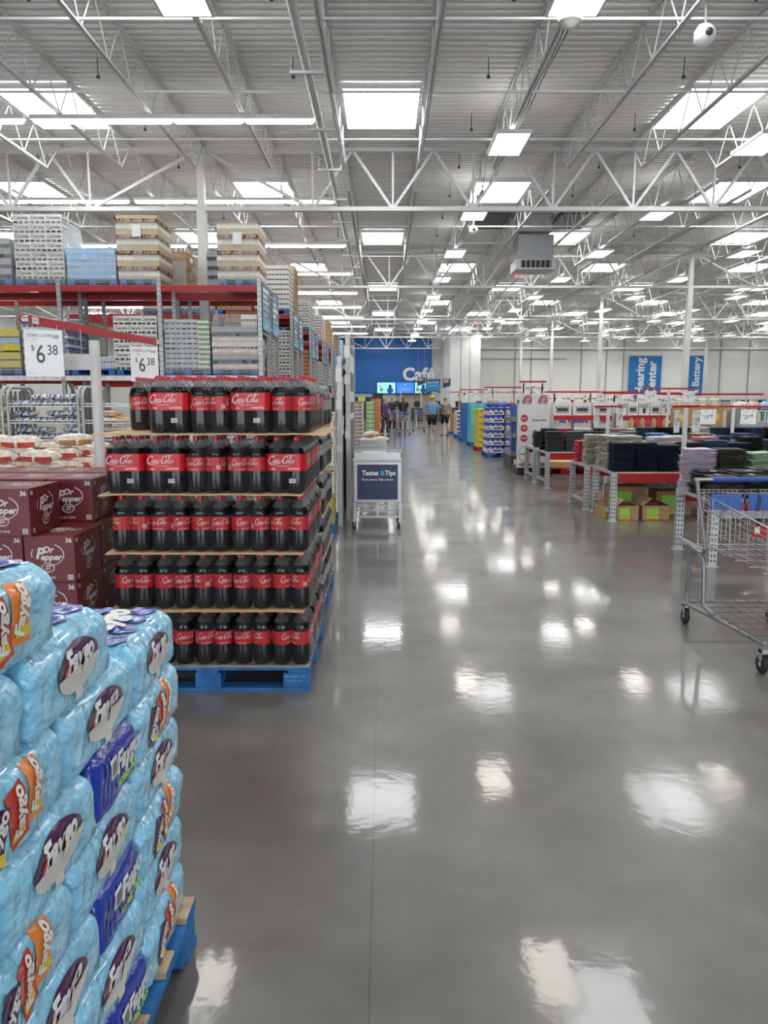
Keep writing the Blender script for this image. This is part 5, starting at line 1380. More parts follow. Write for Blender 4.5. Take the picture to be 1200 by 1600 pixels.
goods('toy_box', 5.85, 18.4, .621, .55, .3, .26, [mat('teal_carton', (.10, .58, .60), .4, var=.08, scale=9), M_bluec, M_white], 'teal box on the lower right red shelf', 'box', None, 3)
goods('toy_box', 6.45, 18.4, .621, .45, .3, .26, [M_redc, M_wcart, M_dkc], 'red box on the lower right red shelf', 'box', None, 3)
goods('dark_box', 7.05, 18.4, .621, .45, .3, .4, [M_dkc, M_dark, M_dark], 'dark box at the right end of the lower red shelf', 'box', None, 3)
# brown snack boxes
M_brn = mat('brown_snack_box', (.46, .29, .12), .5, var=.15, scale=14)
goods_shelf(6.15, 16.4, 1.10, 'low shelf holding brown snack boxes with yellow labels', (.50,), H=.6)
for r in range(3):
    for c in range(4):
        goods('snack_box', 6.32 + .255 * c, 16.6, .5005 + .305 * r, .245, .3, .30, [M_brn, M_card, M_yelc], 'brown snack box with yellow label, %s row up, %s from the left' % (ORD[r], ORD[c]), 'box', 'brown snack boxes', 2)
for c in range(4):
    o = tag(MB().lathe([(.10, 0), (.10, .17), (.06, .2), (.06, .24)], 14, mis=0).build('snack_jar', mat('jar_cream', (.64, .62, .48), .35), smooth=40, loc=(6.32 + .25 * c, 16.6, 1.4165)), 'cream snack tub on top of the brown boxes, %s from the left' % ORD[c], 'jar', 'tubs on the brown boxes')
for c in range(7):
    o = tag(MB().lathe([(.055, 0), (.055, .15), (.035, .18), (.04, .22)], 12).build('sauce_jar', M_redc if c % 2 else M_brn, smooth=40, loc=(5.28 + .12 * c, 16.5, .9795)), 'dark red jar beside the brown boxes, %s from the left' % ORD[c], 'jar', 'dark jars beside the brown boxes')
tag(MB().box(5.2, 16.35, 0, 6.08, 16.75, .979).build('display_crate', M_dkc, bevel=.005), 'dark display crate under the dark red jars', 'crate')
# book shelves
M_bks = [mat('book_%d' % i, c, .5) for i, c in enumerate(((.6, .62, .6), (.05, .12, .35), (.45, .05, .05), (.1, .35, .15), (.65, .45, .1), (.3, .5, .6), (.7, .7, .68)))]
bs = goods_shelf(7.40, 16.2, 1.0, 'grey book shelf on the sales floor right of the brown boxes', (.80, 1.14), D=.4, posts=M_grey, beam=M_grc, H=1.36)
bs2 = goods_shelf(8.5, 16.2, 1.2, 'second grey shelf at the right edge with toys', (.80, 1.14), D=.4, posts=M_grey, beam=M_grc, H=1.40)
for lv, z in enumerate((.801, 1.141)):
    x = 7.45; i = 0
    while x < 8.30:
        t = rnd.uniform(.025, .05); h_ = rnd.uniform(.18, .24) if lv == 0 else rnd.uniform(.16, .2)
        goods('book', x + t/2, 16.35, z, t - .002, .16, h_, [M_bks[rnd.randrange(7)], M_white, M_white], 'book with %s spine on the %s book shelf, %s along' % ('a coloured', ('lower', 'upper')[lv], ORD[min(i, 14)]), 'book', 'books on the %s shelf' % ('lower', 'upper')[lv], 0); x += t; i += 1
def plush(x, y, z, col, s, label, grp):
    mb = MB(); vs = []; n, st = 14, 10
    for i in range(st + 1):
        a = PI * i / st
        for k in range(n):
            b = 2 * PI * k / n; d = 1 + noise.noise(Vector((x * 3 + math.cos(b) * 1.5, i * .6, math.sin(b) * 1.5))) * .35
            vs.append((s * math.sin(a) * math.cos(b) * d, s * .8 * math.sin(a) * math.sin(b) * d, max(.0, s * .62 + s * .62 * math.cos(a) * d)))
    mb.add(vs, [(i * n + k, i * n + (k + 1) % n, (i + 1) * n + (k + 1) % n, (i + 1) * n + k) for i in range(st) for k in range(n)])
    return tag(mb.build('soft_bundle', col, smooth=60, loc=(x, y, z)), label, 'toy', grp)
pc = [M_bagw, M_pinkc, M_ltb, M_bagy, M_wcart, mat('lavender', (.45, .35, .6), .7), M_bago]
for i in range(9): plush(7.52 + .27 * i + (0 if i < 4 else .03), 16.38, 1.362 if i < 4 else 1.402, pc[i % 7], .15, 'soft bundled toy heaped above the grey shelves, %s from the left' % ORD[i], 'soft bundles above the grey shelves')
for i in range(4):
    for lv, z in enumerate((.801, 1.141)): goods('toy_box', 8.66 + .28 * i, 16.35, z, .26, .2, .22, [pc[(i + 3 * lv + 3) % 7], M_redc, M_bluec], 'small coloured toy box on the right grey shelf, %s level, %s' % (('lower', 'upper')[lv], ORD[i]), 'toy box', 'toy boxes on the right grey shelf', 3)
# further bed of boxed goods, low counters behind
for i in range(16):
    x = 7.0 + .62 * i
    goods('packaged_goods', x, 21.8 + (i % 3) * .2, .0, .56, .5, 1.28 + .12 * (i % 3), [[M_wcart, M_ltb, M_bluec, M_pinkc, M_cream, M_silc][i % 6], M_wcart, M_bluec], '%s goods stack behind the shelves, %s from the left' % (['white', 'light blue', 'blue', 'pink', 'cream', 'silver'][i % 6], ORD[i] if i < 15 else 'last'), 'boxed goods', 'goods stacks in the distance', (i % 3) + 1)
for i in range(18):
    x = 5.2 + .9 * i
    goods('packaged_goods', x, 31.4 + (i % 2) * .4, .0, .82, .6, 1.25 + .1 * (i % 4), [[M_wcart, M_grc, M_wcart, M_redc, M_silc, M_dkc][i % 6], M_grc, M_bluec], '%s goods stack far back on the sales floor, %s along' % (['white', 'grey', 'pale', 'red', 'silver', 'dark'][i % 6], ORD[i] if i < 15 else 'last'), 'boxed goods', 'goods stacks far back', (i % 3) + 1)
for i in range(16):
    x = 5.6 + 1.5 * i
    goods('packaged_goods', x, 46 + (i % 2) * .6, .0, 1.3, .8, 1.35 + .15 * (i % 3), [[M_grc, M_wcart, M_dkc, M_wcart][i % 4], M_silc, M_redc], '%s goods block near the back wall, %s along' % (['grey', 'white', 'dark', 'pale'][i % 4], ORD[i] if i < 15 else 'last'), 'boxed goods', 'goods blocks near the back wall', (i % 3) + 1)
# red header bars with small price cards, far
def header(x0, x1, y, z, label, n=4, pz=None):
    o = thing('sign_bar', label, 'sign bar', ((x0 + x1) / 2, y, 0)); w2 = (x1 - x0) / 2
    MB().box(-w2, -.015, z, w2, .015, z + .045).build('red_bar', M_redl, o)
    for s in (-.7, .7): MB().box(s * w2 - .02, -.02, 0, s * w2 + .02, .02, z).build('post', M_col, o)
    for k in range(n):
        xx = -w2 + 2 * w2 * (k + .5) / n; c = MB().box(xx - .12, -.02, z - .27, xx + .12, -.017, z - .02).build('price_card', M_paper, o)
        MB().mesh(text_me(['9 98', '14 98', '29 98', '49 98'][k % 4], .10, .01), FR(xx, -.022, z - .15)).build('lettering', M_ink, c)
header(4.1, 5.4, 19.6, 1.75, 'red sign bar with price cards behind the left red shelf')
header(5.6, 7.6, 19.9, 1.72, 'red sign bar with price cards behind the right red shelf', 5)
header(7.2, 10.2, 20.9, 1.70, 'long red sign bar behind the brown snack boxes', 6)
header(3.55, 4.25, 20.4, 2.02, 'short tall red sign bar above the grey display', 2)
header(3.35, 5.2, 26, 1.95, 'red sign bar right of the aisle beyond the grey display', 4)
header(3.2, 4.6, 33, 1.95, 'red sign bar near the teal boxes further down', 3)
header(4.8, 9.5, 29, 1.82, 'long distant red sign bar on the sales floor', 8)
header(3.4, 6.6, 40, 1.9, 'most distant red sign bar by the aisle', 4)

# ================================================================== RIGHT AISLE PALLET STACKS
def case_stack(x, y, cols, rows_, n, name, mats_, label, cat, grp, w_, d_, h_, art=1, z0=.141, zlist=None):
    for i in range(n):
        for c in range(cols):
            for r in range(rows_):
                goods(name, x + w_ * (c + .5) + .002 * c, y + d_ * (r + .5) + .002 * r, z0 + (h_ + .001) * i, w_ - .004, d_ - .004, h_, mats_, label % (ORD[i], ORD[c] if r == 0 else ORD[c] + ' behind'), cat, grp, art)
pallet('pallet', 'blue pallet under the blue and white trays right of the aisle', 2.80, 3.75, 21.0, 22.1)
for i in range(6):
    for c in range(2):
        o = thing('detergent_tray', 'white tray of blue packs, %s layer, %s, right of the aisle' % (ORD[i], ('aisle side', 'inner side')[c]), 'tray', (3.04 + .47 * c, 21.5, .141 + .205 * i), group='white trays of blue packs')
        MB().box(-.23, -.42, 0, .23, .42, .10).box(-.21, -.40, .10, .21, .40, .102).build('tray', M_wcart, o)
        mb = MB()
        for k in range(5): mb.box(-.215 + .022 * k, -.422, .02, -.203 + .022 * k, -.4201, .07)
        mb.box(-.05, -.422, .03, .19, -.4201, .075)
        mb.build('tray_window', M_dkc, o)
        for k in range(3): MB().box(-.21 + .14 * k, -.40, .1025, -.08 + .14 * k, .40, .195).box(-.16 + .14 * k, -.402, .11, -.10 + .14 * k, -.4, .135, 1).build('blue_pack', [mat('pack_blue', (.02, .06, .48), .35), M_wcart], o)
for k in range(4):
    plush(2.92 + .20 * k, 21.4, 1.372, M_bluec if k < 3 else M_redc, .11, 'small %s bundle on top of the blue and white trays, %s' % ('blue' if k < 3 else 'red', ORD[k]), 'bundles on the trays')
pallet('pallet', 'pallet under the yellow cartons right of the aisle', 2.86, 3.9, 23.6, 24.7, M_wood, M_redc)
case_stack(2.88, 23.65, 3, 2, 6, 'yellow_carton', [M_yelc, M_gold, M_brn], 'yellow carton right of the aisle, %s layer, %s', 'carton', 'yellow cartons', .33, .5, .19, 2)
goods('orange_carton', 3.35, 23.9, 1.293, .30, .3, .24, [mat('amber_carton', (.70, .38, .05), .45, var=.1, scale=8), M_gold, M_yelc], 'amber carton on top of the yellow cartons', 'carton', None, 1)
pallet('pallet', 'blue pallet under the teal cartons right of the aisle', 2.9, 3.9, 26.0, 27.1)
case_stack(2.92, 26.05, 2, 2, 4, 'teal_carton', [MATS['teal_carton'], MATS['teal_carton'], M_wcart], 'teal carton right of the aisle, %s layer, %s', 'carton', 'teal cartons', .48, .5, .32, 0)
pallet('pallet', 'blue pallet under the blue cartons right of the aisle', 2.92, 3.9, 28.8, 29.9)
case_stack(2.94, 28.85, 3, 2, 5, 'blue_carton', [M_bluec, M_fd, M_ltb], 'blue carton right of the aisle, %s layer, %s', 'carton', 'blue cartons', .32, .5, .26, 0)
pallet('pallet', 'blue pallet under the mixed cartons right of the aisle', 2.94, 3.9, 31.6, 32.7)
case_stack(2.96, 31.65, 3, 2, 6, 'mixed_carton', [M_wcart, M_bluec, M_redc], 'white, blue and red carton right of the aisle, %s layer, %s', 'carton', 'mixed cartons', .32, .5, .16)
pallet('pallet', 'pallet under the gold cartons farthest down the right side', 2.96, 3.9, 34.4, 35.5, M_wood, M_blueP)
case_stack(2.98, 34.45, 3, 1, 4, 'gold_carton', [M_gold, M_redc, M_yelc], 'gold carton farthest down on the right side, %s layer, %s', 'carton', 'gold cartons', .30, .5, .2)
# grey display with white products
o = thing('display_rack', 'dark grey three tier display rack right of the aisle', 'display rack', (2.88, 17.35, 0))
for z in (.0, .33, .74, 1.10): 
    if z == 0: MB().box(0, 0, 0, .30, 1.2, .33).box(.31, -.25, 0, .72, 1.2, .30).build('base_bin', M_dark, o, bevel=.006)
    else: MB().box(0, 0, z, .30, 1.2, z + .10).box(.31, -.25, z - .03, .72, 1.2, z + .07).build('shelf_tray', M_grey, o, bevel=.004)
MB().box(.05, -.004, .10, .25, -.0005, .25).box(.38, -.256, .08, .60, -.2505, .22).build('base_label', M_wcart, o)
MB().box(.0, 1.15, .33, .03, 1.2, 1.4).box(.70, 1.15, .33, .72, 1.2, 1.4).box(.0, 0.0, .33, .015, .03, 1.1).box(.705, -.25, .30, .72, -.22, 1.07).build('frame', M_dark, o)
for lv, z in enumerate((.43, .84, 1.20)):
    for i in range(3):
        goods('boxed_appliance', 2.88 + .06 + .09 * i, 17.6, z + .0005, .08, .4, .29 if lv < 2 else .28, [[M_bluec, M_wcart, M_silc][i], M_wcart, M_dkc], 'slim %s box on the %s tier of the grey display, left bay' % (('blue', 'white', 'silver')[i], ORD[2 - lv]), 'box', None, 0)
    for i in range(3):
        goods('boxed_appliance', 3.26 + .125 * i, 17.38, z - .0295, .115, .4, .31, [M_wcart, M_grc, M_silc], 'white box on the %s tier of the grey display, right bay, %s' % (ORD[2 - lv], ORD[i]), 'box', 'white boxes on the grey display', 3)
# big printed board with red circles
o = thing('display_board', 'tall white display board with red circles and pink loop picture', 'display board', (3.17, 16.25, .0))
MB().box(-.34, .02, .0, .40, .75, .16).build('black_base', M_black, o, bevel=.006)
MB().box(-.36, .0, .16, .32, .035, 1.50).build('board', mat('board_pale', (.66, .67, .66), .4), o, bevel=.004)
mb = MB()
for k, z in enumerate((1.20, .99, .78)):
    pts = [(.075 * math.cos(2 * PI * i / 24), .075 * math.sin(2 * PI * i / 24)) for i in range(24)]; disc_pts(mb, pts, FR(-.22, -.002, z), 0, rings=1)
    mb.mesh(text_me(['No.1', 'TOP', 'NEW'][k], .045, .02), FR(-.22, -.004, z), 1)
mb.mesh(text_me('Power Fins', .065, .03), FR(.09, -.002, 1.16), 2); mb.mesh(text_me('cordless stick', .035), FR(.06, -.002, 1.235), 3)
for s, a in ((-1, 14), (1, -14)):
    for rx, mi in ((1, 4), (.72, 5)):
        pts = [(.10 * 0 + .062 * rx * math.cos(2 * PI * i / 24), .135 * rx * math.sin(2 * PI * i / 24)) for i in range(24)]
        disc_pts(mb, pts, FR(.115 + s * .085, -.002 - (.0015 if mi == 5 else 0), .83) @ Matrix.Rotation(R(a), 4, 'Z'), mi, rings=1)
pts = [(.13 * math.cos(2 * PI * i / 30), .165 * math.sin(2 * PI * i / 30)) for i in range(30)]; disc_pts(mb, pts, FR(-.20, -.003, .45), 6, rings=1)
pts = [(.12 * math.cos(2 * PI * i / 30), .155 * math.sin(2 * PI * i / 30)) for i in range(30)]; disc_pts(mb, pts, FR(-.20, -.0045, .45), 7, rings=1); mb.box(-.30, -.007, .44, -.10, -.005, .46, 2)
for s in (-.18, .14): disc_pts(mb, [(.14 * math.cos(2 * PI * i / 20), .045 * math.sin(2 * PI * i / 20)) for i in range(20)], FR(s, -.002, .225), 4, rings=1)
mb.build('printed_picture', [M_redl, M_white, M_black, M_inkl, mat('dusty_pink', (.42, .12, .17), .5), mat('taupe', (.40, .36, .33), .5), M_dkc, M_wcart], o)
mb = MB()
for s in (-.17, .16): disc_pts(mb, [(.10 * math.cos(2 * PI * i / 20), .13 * math.sin(2 * PI * i / 20)) for i in range(20)], FR(s, .01, 1.56) @ Matrix.Rotation(R(-20), 4, 'Z'), 0, rings=1); disc_pts(mb, [(.03 * math.cos(2 * PI * i / 20), .10 * math.sin(2 * PI * i / 20)) for i in range(20)], FR(s, .008, 1.56) @ Matrix.Rotation(R(-20), 4, 'Z'), 1, rings=1)
mb.box(-.33, .012, 1.5, .30, .03, 1.69, 2); mb.build('header_card', [MATS['dusty_pink'], MATS['taupe'], MATS['board_pale']], o)

# ================================================================== WALL BANNERS, CAFE FRONT
def wall_banner(x0, x1, z0, z1, lines, label, size=1.0):
    o = thing('wall_banner', label, 'banner', ((x0 + x1) / 2, 68.35, z0)); w_ = x1 - x0; h_ = z1 - z0
    MB().box(-w_/2, -.02, 0, w_/2, .02, h_).build('fabric', mat('banner_bright_blue', (.015, .19, .52), .5), o)
    mb = MB()
    for t, xx in lines: mb.mesh(text_me(t, size, .03, align='LEFT'), FR(xx, -.024, .25) @ Matrix.Rotation(R(90), 4, 'Z'))
    mb.build('lettering', M_white, o); MB().box(-w_/2, -.03, h_, w_/2, .03, h_ + .06).build('rail', M_galv, o)
wall_banner(21.45, 24.3, 1.6, 5.25, (('Hearing', -.42), ('Center', .62)), 'blue wall banner reading Hearing Center', 1.02)
wall_banner(26.7, 27.95, 1.6, 5.25, (('& Battery', .05),), 'narrow blue wall banner reading & Battery', .85)
o = thing('cafe_sign', 'white Café letters on the blue wall', 'sign', (2.5, 67.893, 0))
MB().mesh(text_me('Café', 1.50, .035), FR(.52, 0, 3.62)).build('lettering', M_white, o)
for i, (xa, xb) in enumerate(((-.62, 1.02), (1.06, 2.62), (2.66, 3.75))):
    z0_, z1_ = 2.0, 3.0
    o = thing('menu_screen', 'lit menu screen under the Café sign, %s' % ('left one with a person pictured', 'middle blue one', 'right one')[i], 'screen', ((xa + xb) / 2, 67.75, z0_))
    w_ = xb - xa
    MB().box(-w_/2, 0, 0, w_/2, .14, z1_ - z0_).build('bezel', M_black, o)
    sc1 = mat('screen_%d' % i, [(.25, .62, .85), (.03, .18, .75), (.30, .60, .80)][i], .4, emit=.9)
    mb = MB(); mb.box(-w_/2 + .03, -.004, .05, w_/2 - .03, -.001, z1_ - z0_ - .04, 0)
    if i != 1:
        for (cx, cz, rx, rz_, mi) in ((-.5 * w_/2, .35, .16, .18, 2), (-.6 * w_/2, .65, .1, .12, 1), (.4 * w_/2, .62, .13, .17, 3), (.4 * w_/2, .28, .28, .24, 4)): disc_pts(mb, [(cx + rx * math.cos(2 * PI * k / 16), cz + rz_ * math.sin(2 * PI * k / 16)) for k in range(16)], FR(0, -.006, 0), mi, rings=1)
    else:
        for k, (l, z) in enumerate(((.1, .72), (.8, .45), (.6, .36), (.7, .27))): mb.box(-l/2 * w_ * .8, -.007, z, l/2 * w_ * .8, -.005, z + (.12 if k == 0 else .03), 1)
    mb.build('picture', [sc1, M_white, M_grn, M_dkc, M_bluec], o)
def hang_sign(x, y, z, w_, h_, label, txt=None, zig=True, base=None):
    o = thing('hanging_sign', label, 'hanging sign', (x, y, z)); mb = MB(); t = .01
    P = [(-w_/2, h_), (w_/2, h_), (w_/2, 0), (0, h_ * .16) if txt else (-w_/2, -h_ * .0 - .1), (-w_/2, 0)]
    if not txt: P = [(-w_/2, h_), (w_/2, h_), (w_/2, h_ * .25), (-w_/2, 0)]
    F = FR(0, 0, 0); n = len(P)
    mb.add([F @ Vector((a, b, s)) for s in (-t, t) for a, b in P], [tuple(range(n))[::-1], tuple(range(n, 2 * n))] + [(k, (k + 1) % n, n + (k + 1) % n, n + k) for k in range(n)], 0)
    if txt:
        for k in range(2): mb.add([F @ Vector(p) for p in ((-w_/2, .10 + .12 * k, t + .003), (0, h_ * .16 + .12 + .12 * k, t + .003), (w_/2, .10 + .12 * k, t + .003), (w_/2, .15 + .12 * k, t + .003), (0, h_ * .16 + .17 + .12 * k, t + .003), (-w_/2, .15 + .12 * k, t + .003))], [(0, 1, 4, 5), (1, 2, 3, 4)], 1)
        mb.mesh(text_me(txt, h_ * .19, .03), FR(0, -t - .004, h_ * .76), 2); mb.box(-w_ * .42, -t - .004, h_ * .48, w_ * .42, -t - .001, h_ * .62, 1)
    else:
        mb.add([F @ Vector(p) for p in ((-w_/2, .0, t + .003), (w_/2, h_ * .25, t + .003), (w_/2, h_ * .36, t + .003), (-w_/2, h_ * .11, t + .003))], [(0, 1, 2, 3)], 1)
        for k in range(4): mb.box(-w_ * .38, -t - .004, h_ * (.88 - .09 * k), w_ * (.3 - .12 * (k % 2)), -t - .001, h_ * (.92 - .09 * k), 2)
    mb.build('printed_board', [mat('sign_blue', (.03, .13, .32), .45) if txt else M_dark, M_cyan, M_white], o)
    MB().tube([(-w_ * .4, 0, h_), (-w_ * .4, 0, 5.82 - z)], .006, 4).tube([(w_ * .4, 0, h_), (w_ * .4, 0, 5.82 - z)], .006, 4).build('hanger', M_galv, o)
hang_sign(2.68, 42.5, 1.87, .78, .78, 'blue hanging sign reading Scan & Go in front of the café', 'Scan & Go')
hang_sign(2.03, 42.5, 2.25, .42, .50, 'black hanging sign left of the Scan & Go sign')
hang_sign(3.42, 42.5, 2.12, .42, .55, 'black hanging sign right of the Scan & Go sign')
o = thing('counter', 'low dark service counter at the café end of the aisle', 'counter', (-1.9, 60, 0))
MB().box(-1.3, -.4, 0, 1.1, .4, 2.05).build('kiosk', M_navy, o, bevel=.02); MB().box(-1.2, -.43, 1.7, 1.0, -.405, 1.95).build('lettering_panel', M_ltb, o)
for i in range(5):
    o = thing('checkout_counter', 'dark checkout counter in front of the café, %s from the left' % ORD[i], 'checkout', (.9 + 1.5 * i, 56.5, 0), group='checkout counters')
    MB().box(-.4, -.9, 0, .4, .9, .92).build('cabinet', M_dkc, o, bevel=.02); MB().box(-.42, -.92, .92, .42, .92, .96).build('worktop', M_grey, o); MB().box(-.2, -.1, .96, .2, .0, 1.4).build('monitor', M_black, o); MB().tube([(.35, .8, .96), (.35, .8, 2.1)], .03, 8).build('pole', M_col, o)
o = thing('queue_post', 'white queue post standing in the aisle far ahead', 'post', (1.75, 42, 0)); MB().lathe([(.16, 0), (.16, .02), (.035, .05), (.035, 1.0)], 16).build('post', M_col, o, smooth=40)

# ================================================================== SHOPPING CART, NEAR RIGHT
def curve_pts(P, n=5): return smooth_pts(P, n)
def big_cart(x, y, label, detail=True, rz=0, group=None, blue=M_bluec):
    """handle end at local y=0 facing +Y; nose at -Y. left side plane at local x=0, width .62"""
    o = thing('shopping_cart', label, 'shopping cart', (x, y, 0), rz, group); W = .62; L = 1.02
    tb = mat('cart_tube_grey', (.27, .28, .29), .4, .45, var=.05, scale=9); wr = M_chrome
    mb = MB().tube([(-.01, 0, 1.055), (.10, 0, 1.055)], .014, 10).tube([(W - .10, 0, 1.055), (W + .01, 0, 1.055)], .014, 10)
    hd = MB().tube([(-.012, 0, 1.055), (W + .012, 0, 1.055)], .013, 12).build('handle', wr, o, smooth=50)
    MB().tube([(.12, 0, 1.055), (W - .12, 0, 1.055)], .0175, 12).build('handle_grip', mat('grip_blue', (.015, .07, .36), .4), hd, smooth=50)
    for s in (0, W):
        P = [(s, .0, 1.055), (s, -.03, 1.05), (s, -.05, 1.0), (s, -.14, .80), (s, -.22, .63), (s, -.22, .59), (s, -.17, .565), (s, -.05, .575), (s, .04, .59)]
        MB().tube(curve_pts(P, 6), .0145, 10).build('side_tube', tb, o, smooth=60)
        P = [(s, .03, .20), (s, .035, .24), (s, .01, .50), (s, -.005, .545), (s, -.05, .56), (s, -.14, .55), (s, -.19, .53), (s, -.22, .49), (s, -.25, .24), (s, -.27, .215), (s, -.42, .20)]
        MB().tube(curve_pts(P, 6), .0145, 10).build('leg_tube', tb, o, smooth=60)
        P = [(s, .03, .20), (s, .015, .165), (s, -.03, .155), (s * .9 + .03, -.5, .17), (s * .8 + .06, -L, .185)]
        MB().tube(curve_pts(P, 6), .0145, 10).build('base_tube', tb, o, smooth=60)
    MB().tube([(0, .02, .17), (W, .02, .17)], .012, 8).tube([(.06, -L, .185), (W - .06, -L, .185)], .012, 8).build('base_cross_tube', tb, o)
    mb = MB()
    for k in range(8): yy = -.08 - (L - .12) * k / 7; mb.tube([(.02, yy, .19), (W - .02, yy, .19)], .0035, 5)
    for k in range(7): xx = .05 + (W - .1) * k / 6; mb.tube([(xx, -.02, .195), (xx, -L + .02, .20)], .0035, 5)
    mb.build('lower_rack', M_galvd, o)
    # basket
    def side(s): return (lambda yy, z: (s + (.5 - s / W) * 2 * .06 * (-yy / L) * .9 + (.5 - s / W) * 2 * .03 * (1 - (z - .55) / .45), yy, z))
    mb = MB()
    for s in (0, W):
        f = side(s)
        for k in range(8):
            u = k / 7; za = .60 + .38 * u; zb = .60 + .20 * u + .06
            mb.tube([f(-.02, za), f(-L, .60 + (zb - .60) * 1.0)], .0028 if 0 < k < 7 else .005, 5)
        for k in range(14): yy = -.04 - (L - .06) * k / 13; zt = .98 - (.98 - .86) * (-yy / L); mb.tube([f(yy, .60), f(yy, zt)], .0022, 4) if k % 3 == 0 else None
    mb.build('side_wires', wr, o)
    mb = MB()
    for k in range(12): xx = .04 + (W - .08) * k / 11; mb.tube([(xx, -.03, .60), (xx * .85 + .045, -L, .62)], .0025, 4)
    for k in range(6): yy = -.06 - (L - .1) * k / 5; mb.tube([(.03, yy, .605), (W - .03, yy, .605)], .003, 4)
    mb.build('basket_floor', M_galv, o)
    mb = MB()
    for k in range(22): xx = .05 + (W - .1) * k / 21; mb.tube([(xx * .85 + .045, -L, .62), (xx * .85 + .045, -L - .02, .86)], .0022, 4)
    for z in (.62, .70, .78, .86): mb.tube([(.06, -L - .01, z), (W - .06, -L - .01, z)], .004, 5)
    mb.build('nose_wires', wr, o)
    mb = MB()
    for k in range(18): xx = .03 + (W - .06) * k / 17; mb.tube([(xx, -.02, .62), (xx, -.005, .985)], .0020, 4)
    for z in (.985, .965, .86, .74, .66): mb.tube([(.01, -.012, z), (W - .01, -.012, z)], .0045 if z > .9 else .0028, 5)
    mb.build('rear_gate', wr, o)
    # child seat
    MB().box(.10, -.045, .845, .315, -.03, .955).box(.36, -.045, .845, .57, -.03, .955).build('seat_flap', blue, o, bevel=.003)
    mb = MB()
    for k in range(14): yy = -.05 - .018 * k; mb.tube([(.07, yy, .84 - .001 * k), (W - .07, yy, .84 - .001 * k)], .0022, 4)
    mb.tube([(.06, -.03, .84), (.06, -.30, .83), (.06, -.36, 1.0)], .004, 5); mb.tube([(W - .06, -.03, .84), (W - .06, -.30, .83), (W - .06, -.36, 1.0)], .004, 5); mb.tube([(.06, -.36, 1.0), (W - .06, -.36, 1.0)], .005, 5)
    for k in range(10): xx = .08 + (W - .16) * k / 9; mb.tube([(xx, -.30, .83), (xx, -.36, 1.0)], .002, 4)
    mb.build('seat_wires', wr, o)
    mb = MB(); mb.tube(curve_pts([(.335, -.02, .985), (.33, -.05, .93), (.34, -.06, .86), (.335, -.05, .78)], 5), .010, 6); mb.tube(curve_pts([(.43, -.02, .99), (.435, -.05, .92), (.42, -.06, .84), (.44, -.05, .74)], 5), .010, 6); mb.build('strap', M_black, o)
    MB().box(.315, -.06, .86, .365, -.045, .895).build('buckle', M_redl, o, bevel=.003); MB().box(.41, -.065, .79, .45, -.052, .825).build('yellow_tag', M_yel, o)
    p = MB().box(.385, -.10, .66, .54, -.08, .74).build('red_sign', M_redl, o, bevel=.003); MB().box(.39, -.1025, .685, .425, -.1005, .735).build('white_patch', M_paper, p)
    for i, (cx, cy) in enumerate(((0, .03), (W, .03), (.06, -L + .03), (W - .06, -L + .03))):
        c = MB().box(cx - .022, cy - .02, .085, cx - .018, cy + .02, .15).box(cx + .018, cy - .02, .085, cx + .022, cy + .02, .15).box(cx - .022, cy - .03, .13, cx + .022, cy + .03, .155).build('caster', wr, o, bevel=.001)
        MB().lathe([(.030, -.014), (.052, -.014), (.058, -.006), (.058, .006), (.052, .014), (.030, .014)], 22, (cx, cy + .01, .0585), axis='X').build('tyre', M_rubber, c, smooth=40)
        MB().lathe([(.003, -.015), (.030, -.013), (.030, .013), (.003, .015)], 16, (cx, cy + .01, .0585), axis='X').build('wheel_hub', mat('hub_grey', (.45, .45, .46), .4), c, smooth=40)
    return o
big_cart(2.185, 5.36, 'large wire shopping cart with blue seat flap at the right edge')

# ================================================================== PEOPLE
M_skin = mat('skin', (.50, .29, .20), .55); M_skin2 = mat('skin_dark', (.22, .12, .08), .55); M_hair = mat('hair_dark', (.02, .014, .012), .6)
def skinned(name, verts, edges, m, parent=None, root=0, sub=2):
    me = bpy.data.meshes.new(name); me.from_pydata([v[:3] for v in verts], edges, []); o = bpy.data.objects.new('tmp', me)
    sm = o.modifiers.new('s', 'SKIN'); sm.use_smooth_shade = True
    for i, v in enumerate(verts):
        sv = me.skin_vertices[0].data[i]; r = v[3]; sv.radius = r if isinstance(r, tuple) else (r, r); sv.use_root = (i == root)
    ss = o.modifiers.new('b', 'SUBSURF'); ss.levels = sub; ss.render_levels = sub
    r = bake(o); r.name = name
    bpy.data.objects.remove(o); bpy.data.meshes.remove(me)
    r.materials.clear(); r.materials.append(m); r.shade_smooth()
    return put(name, r, parent)
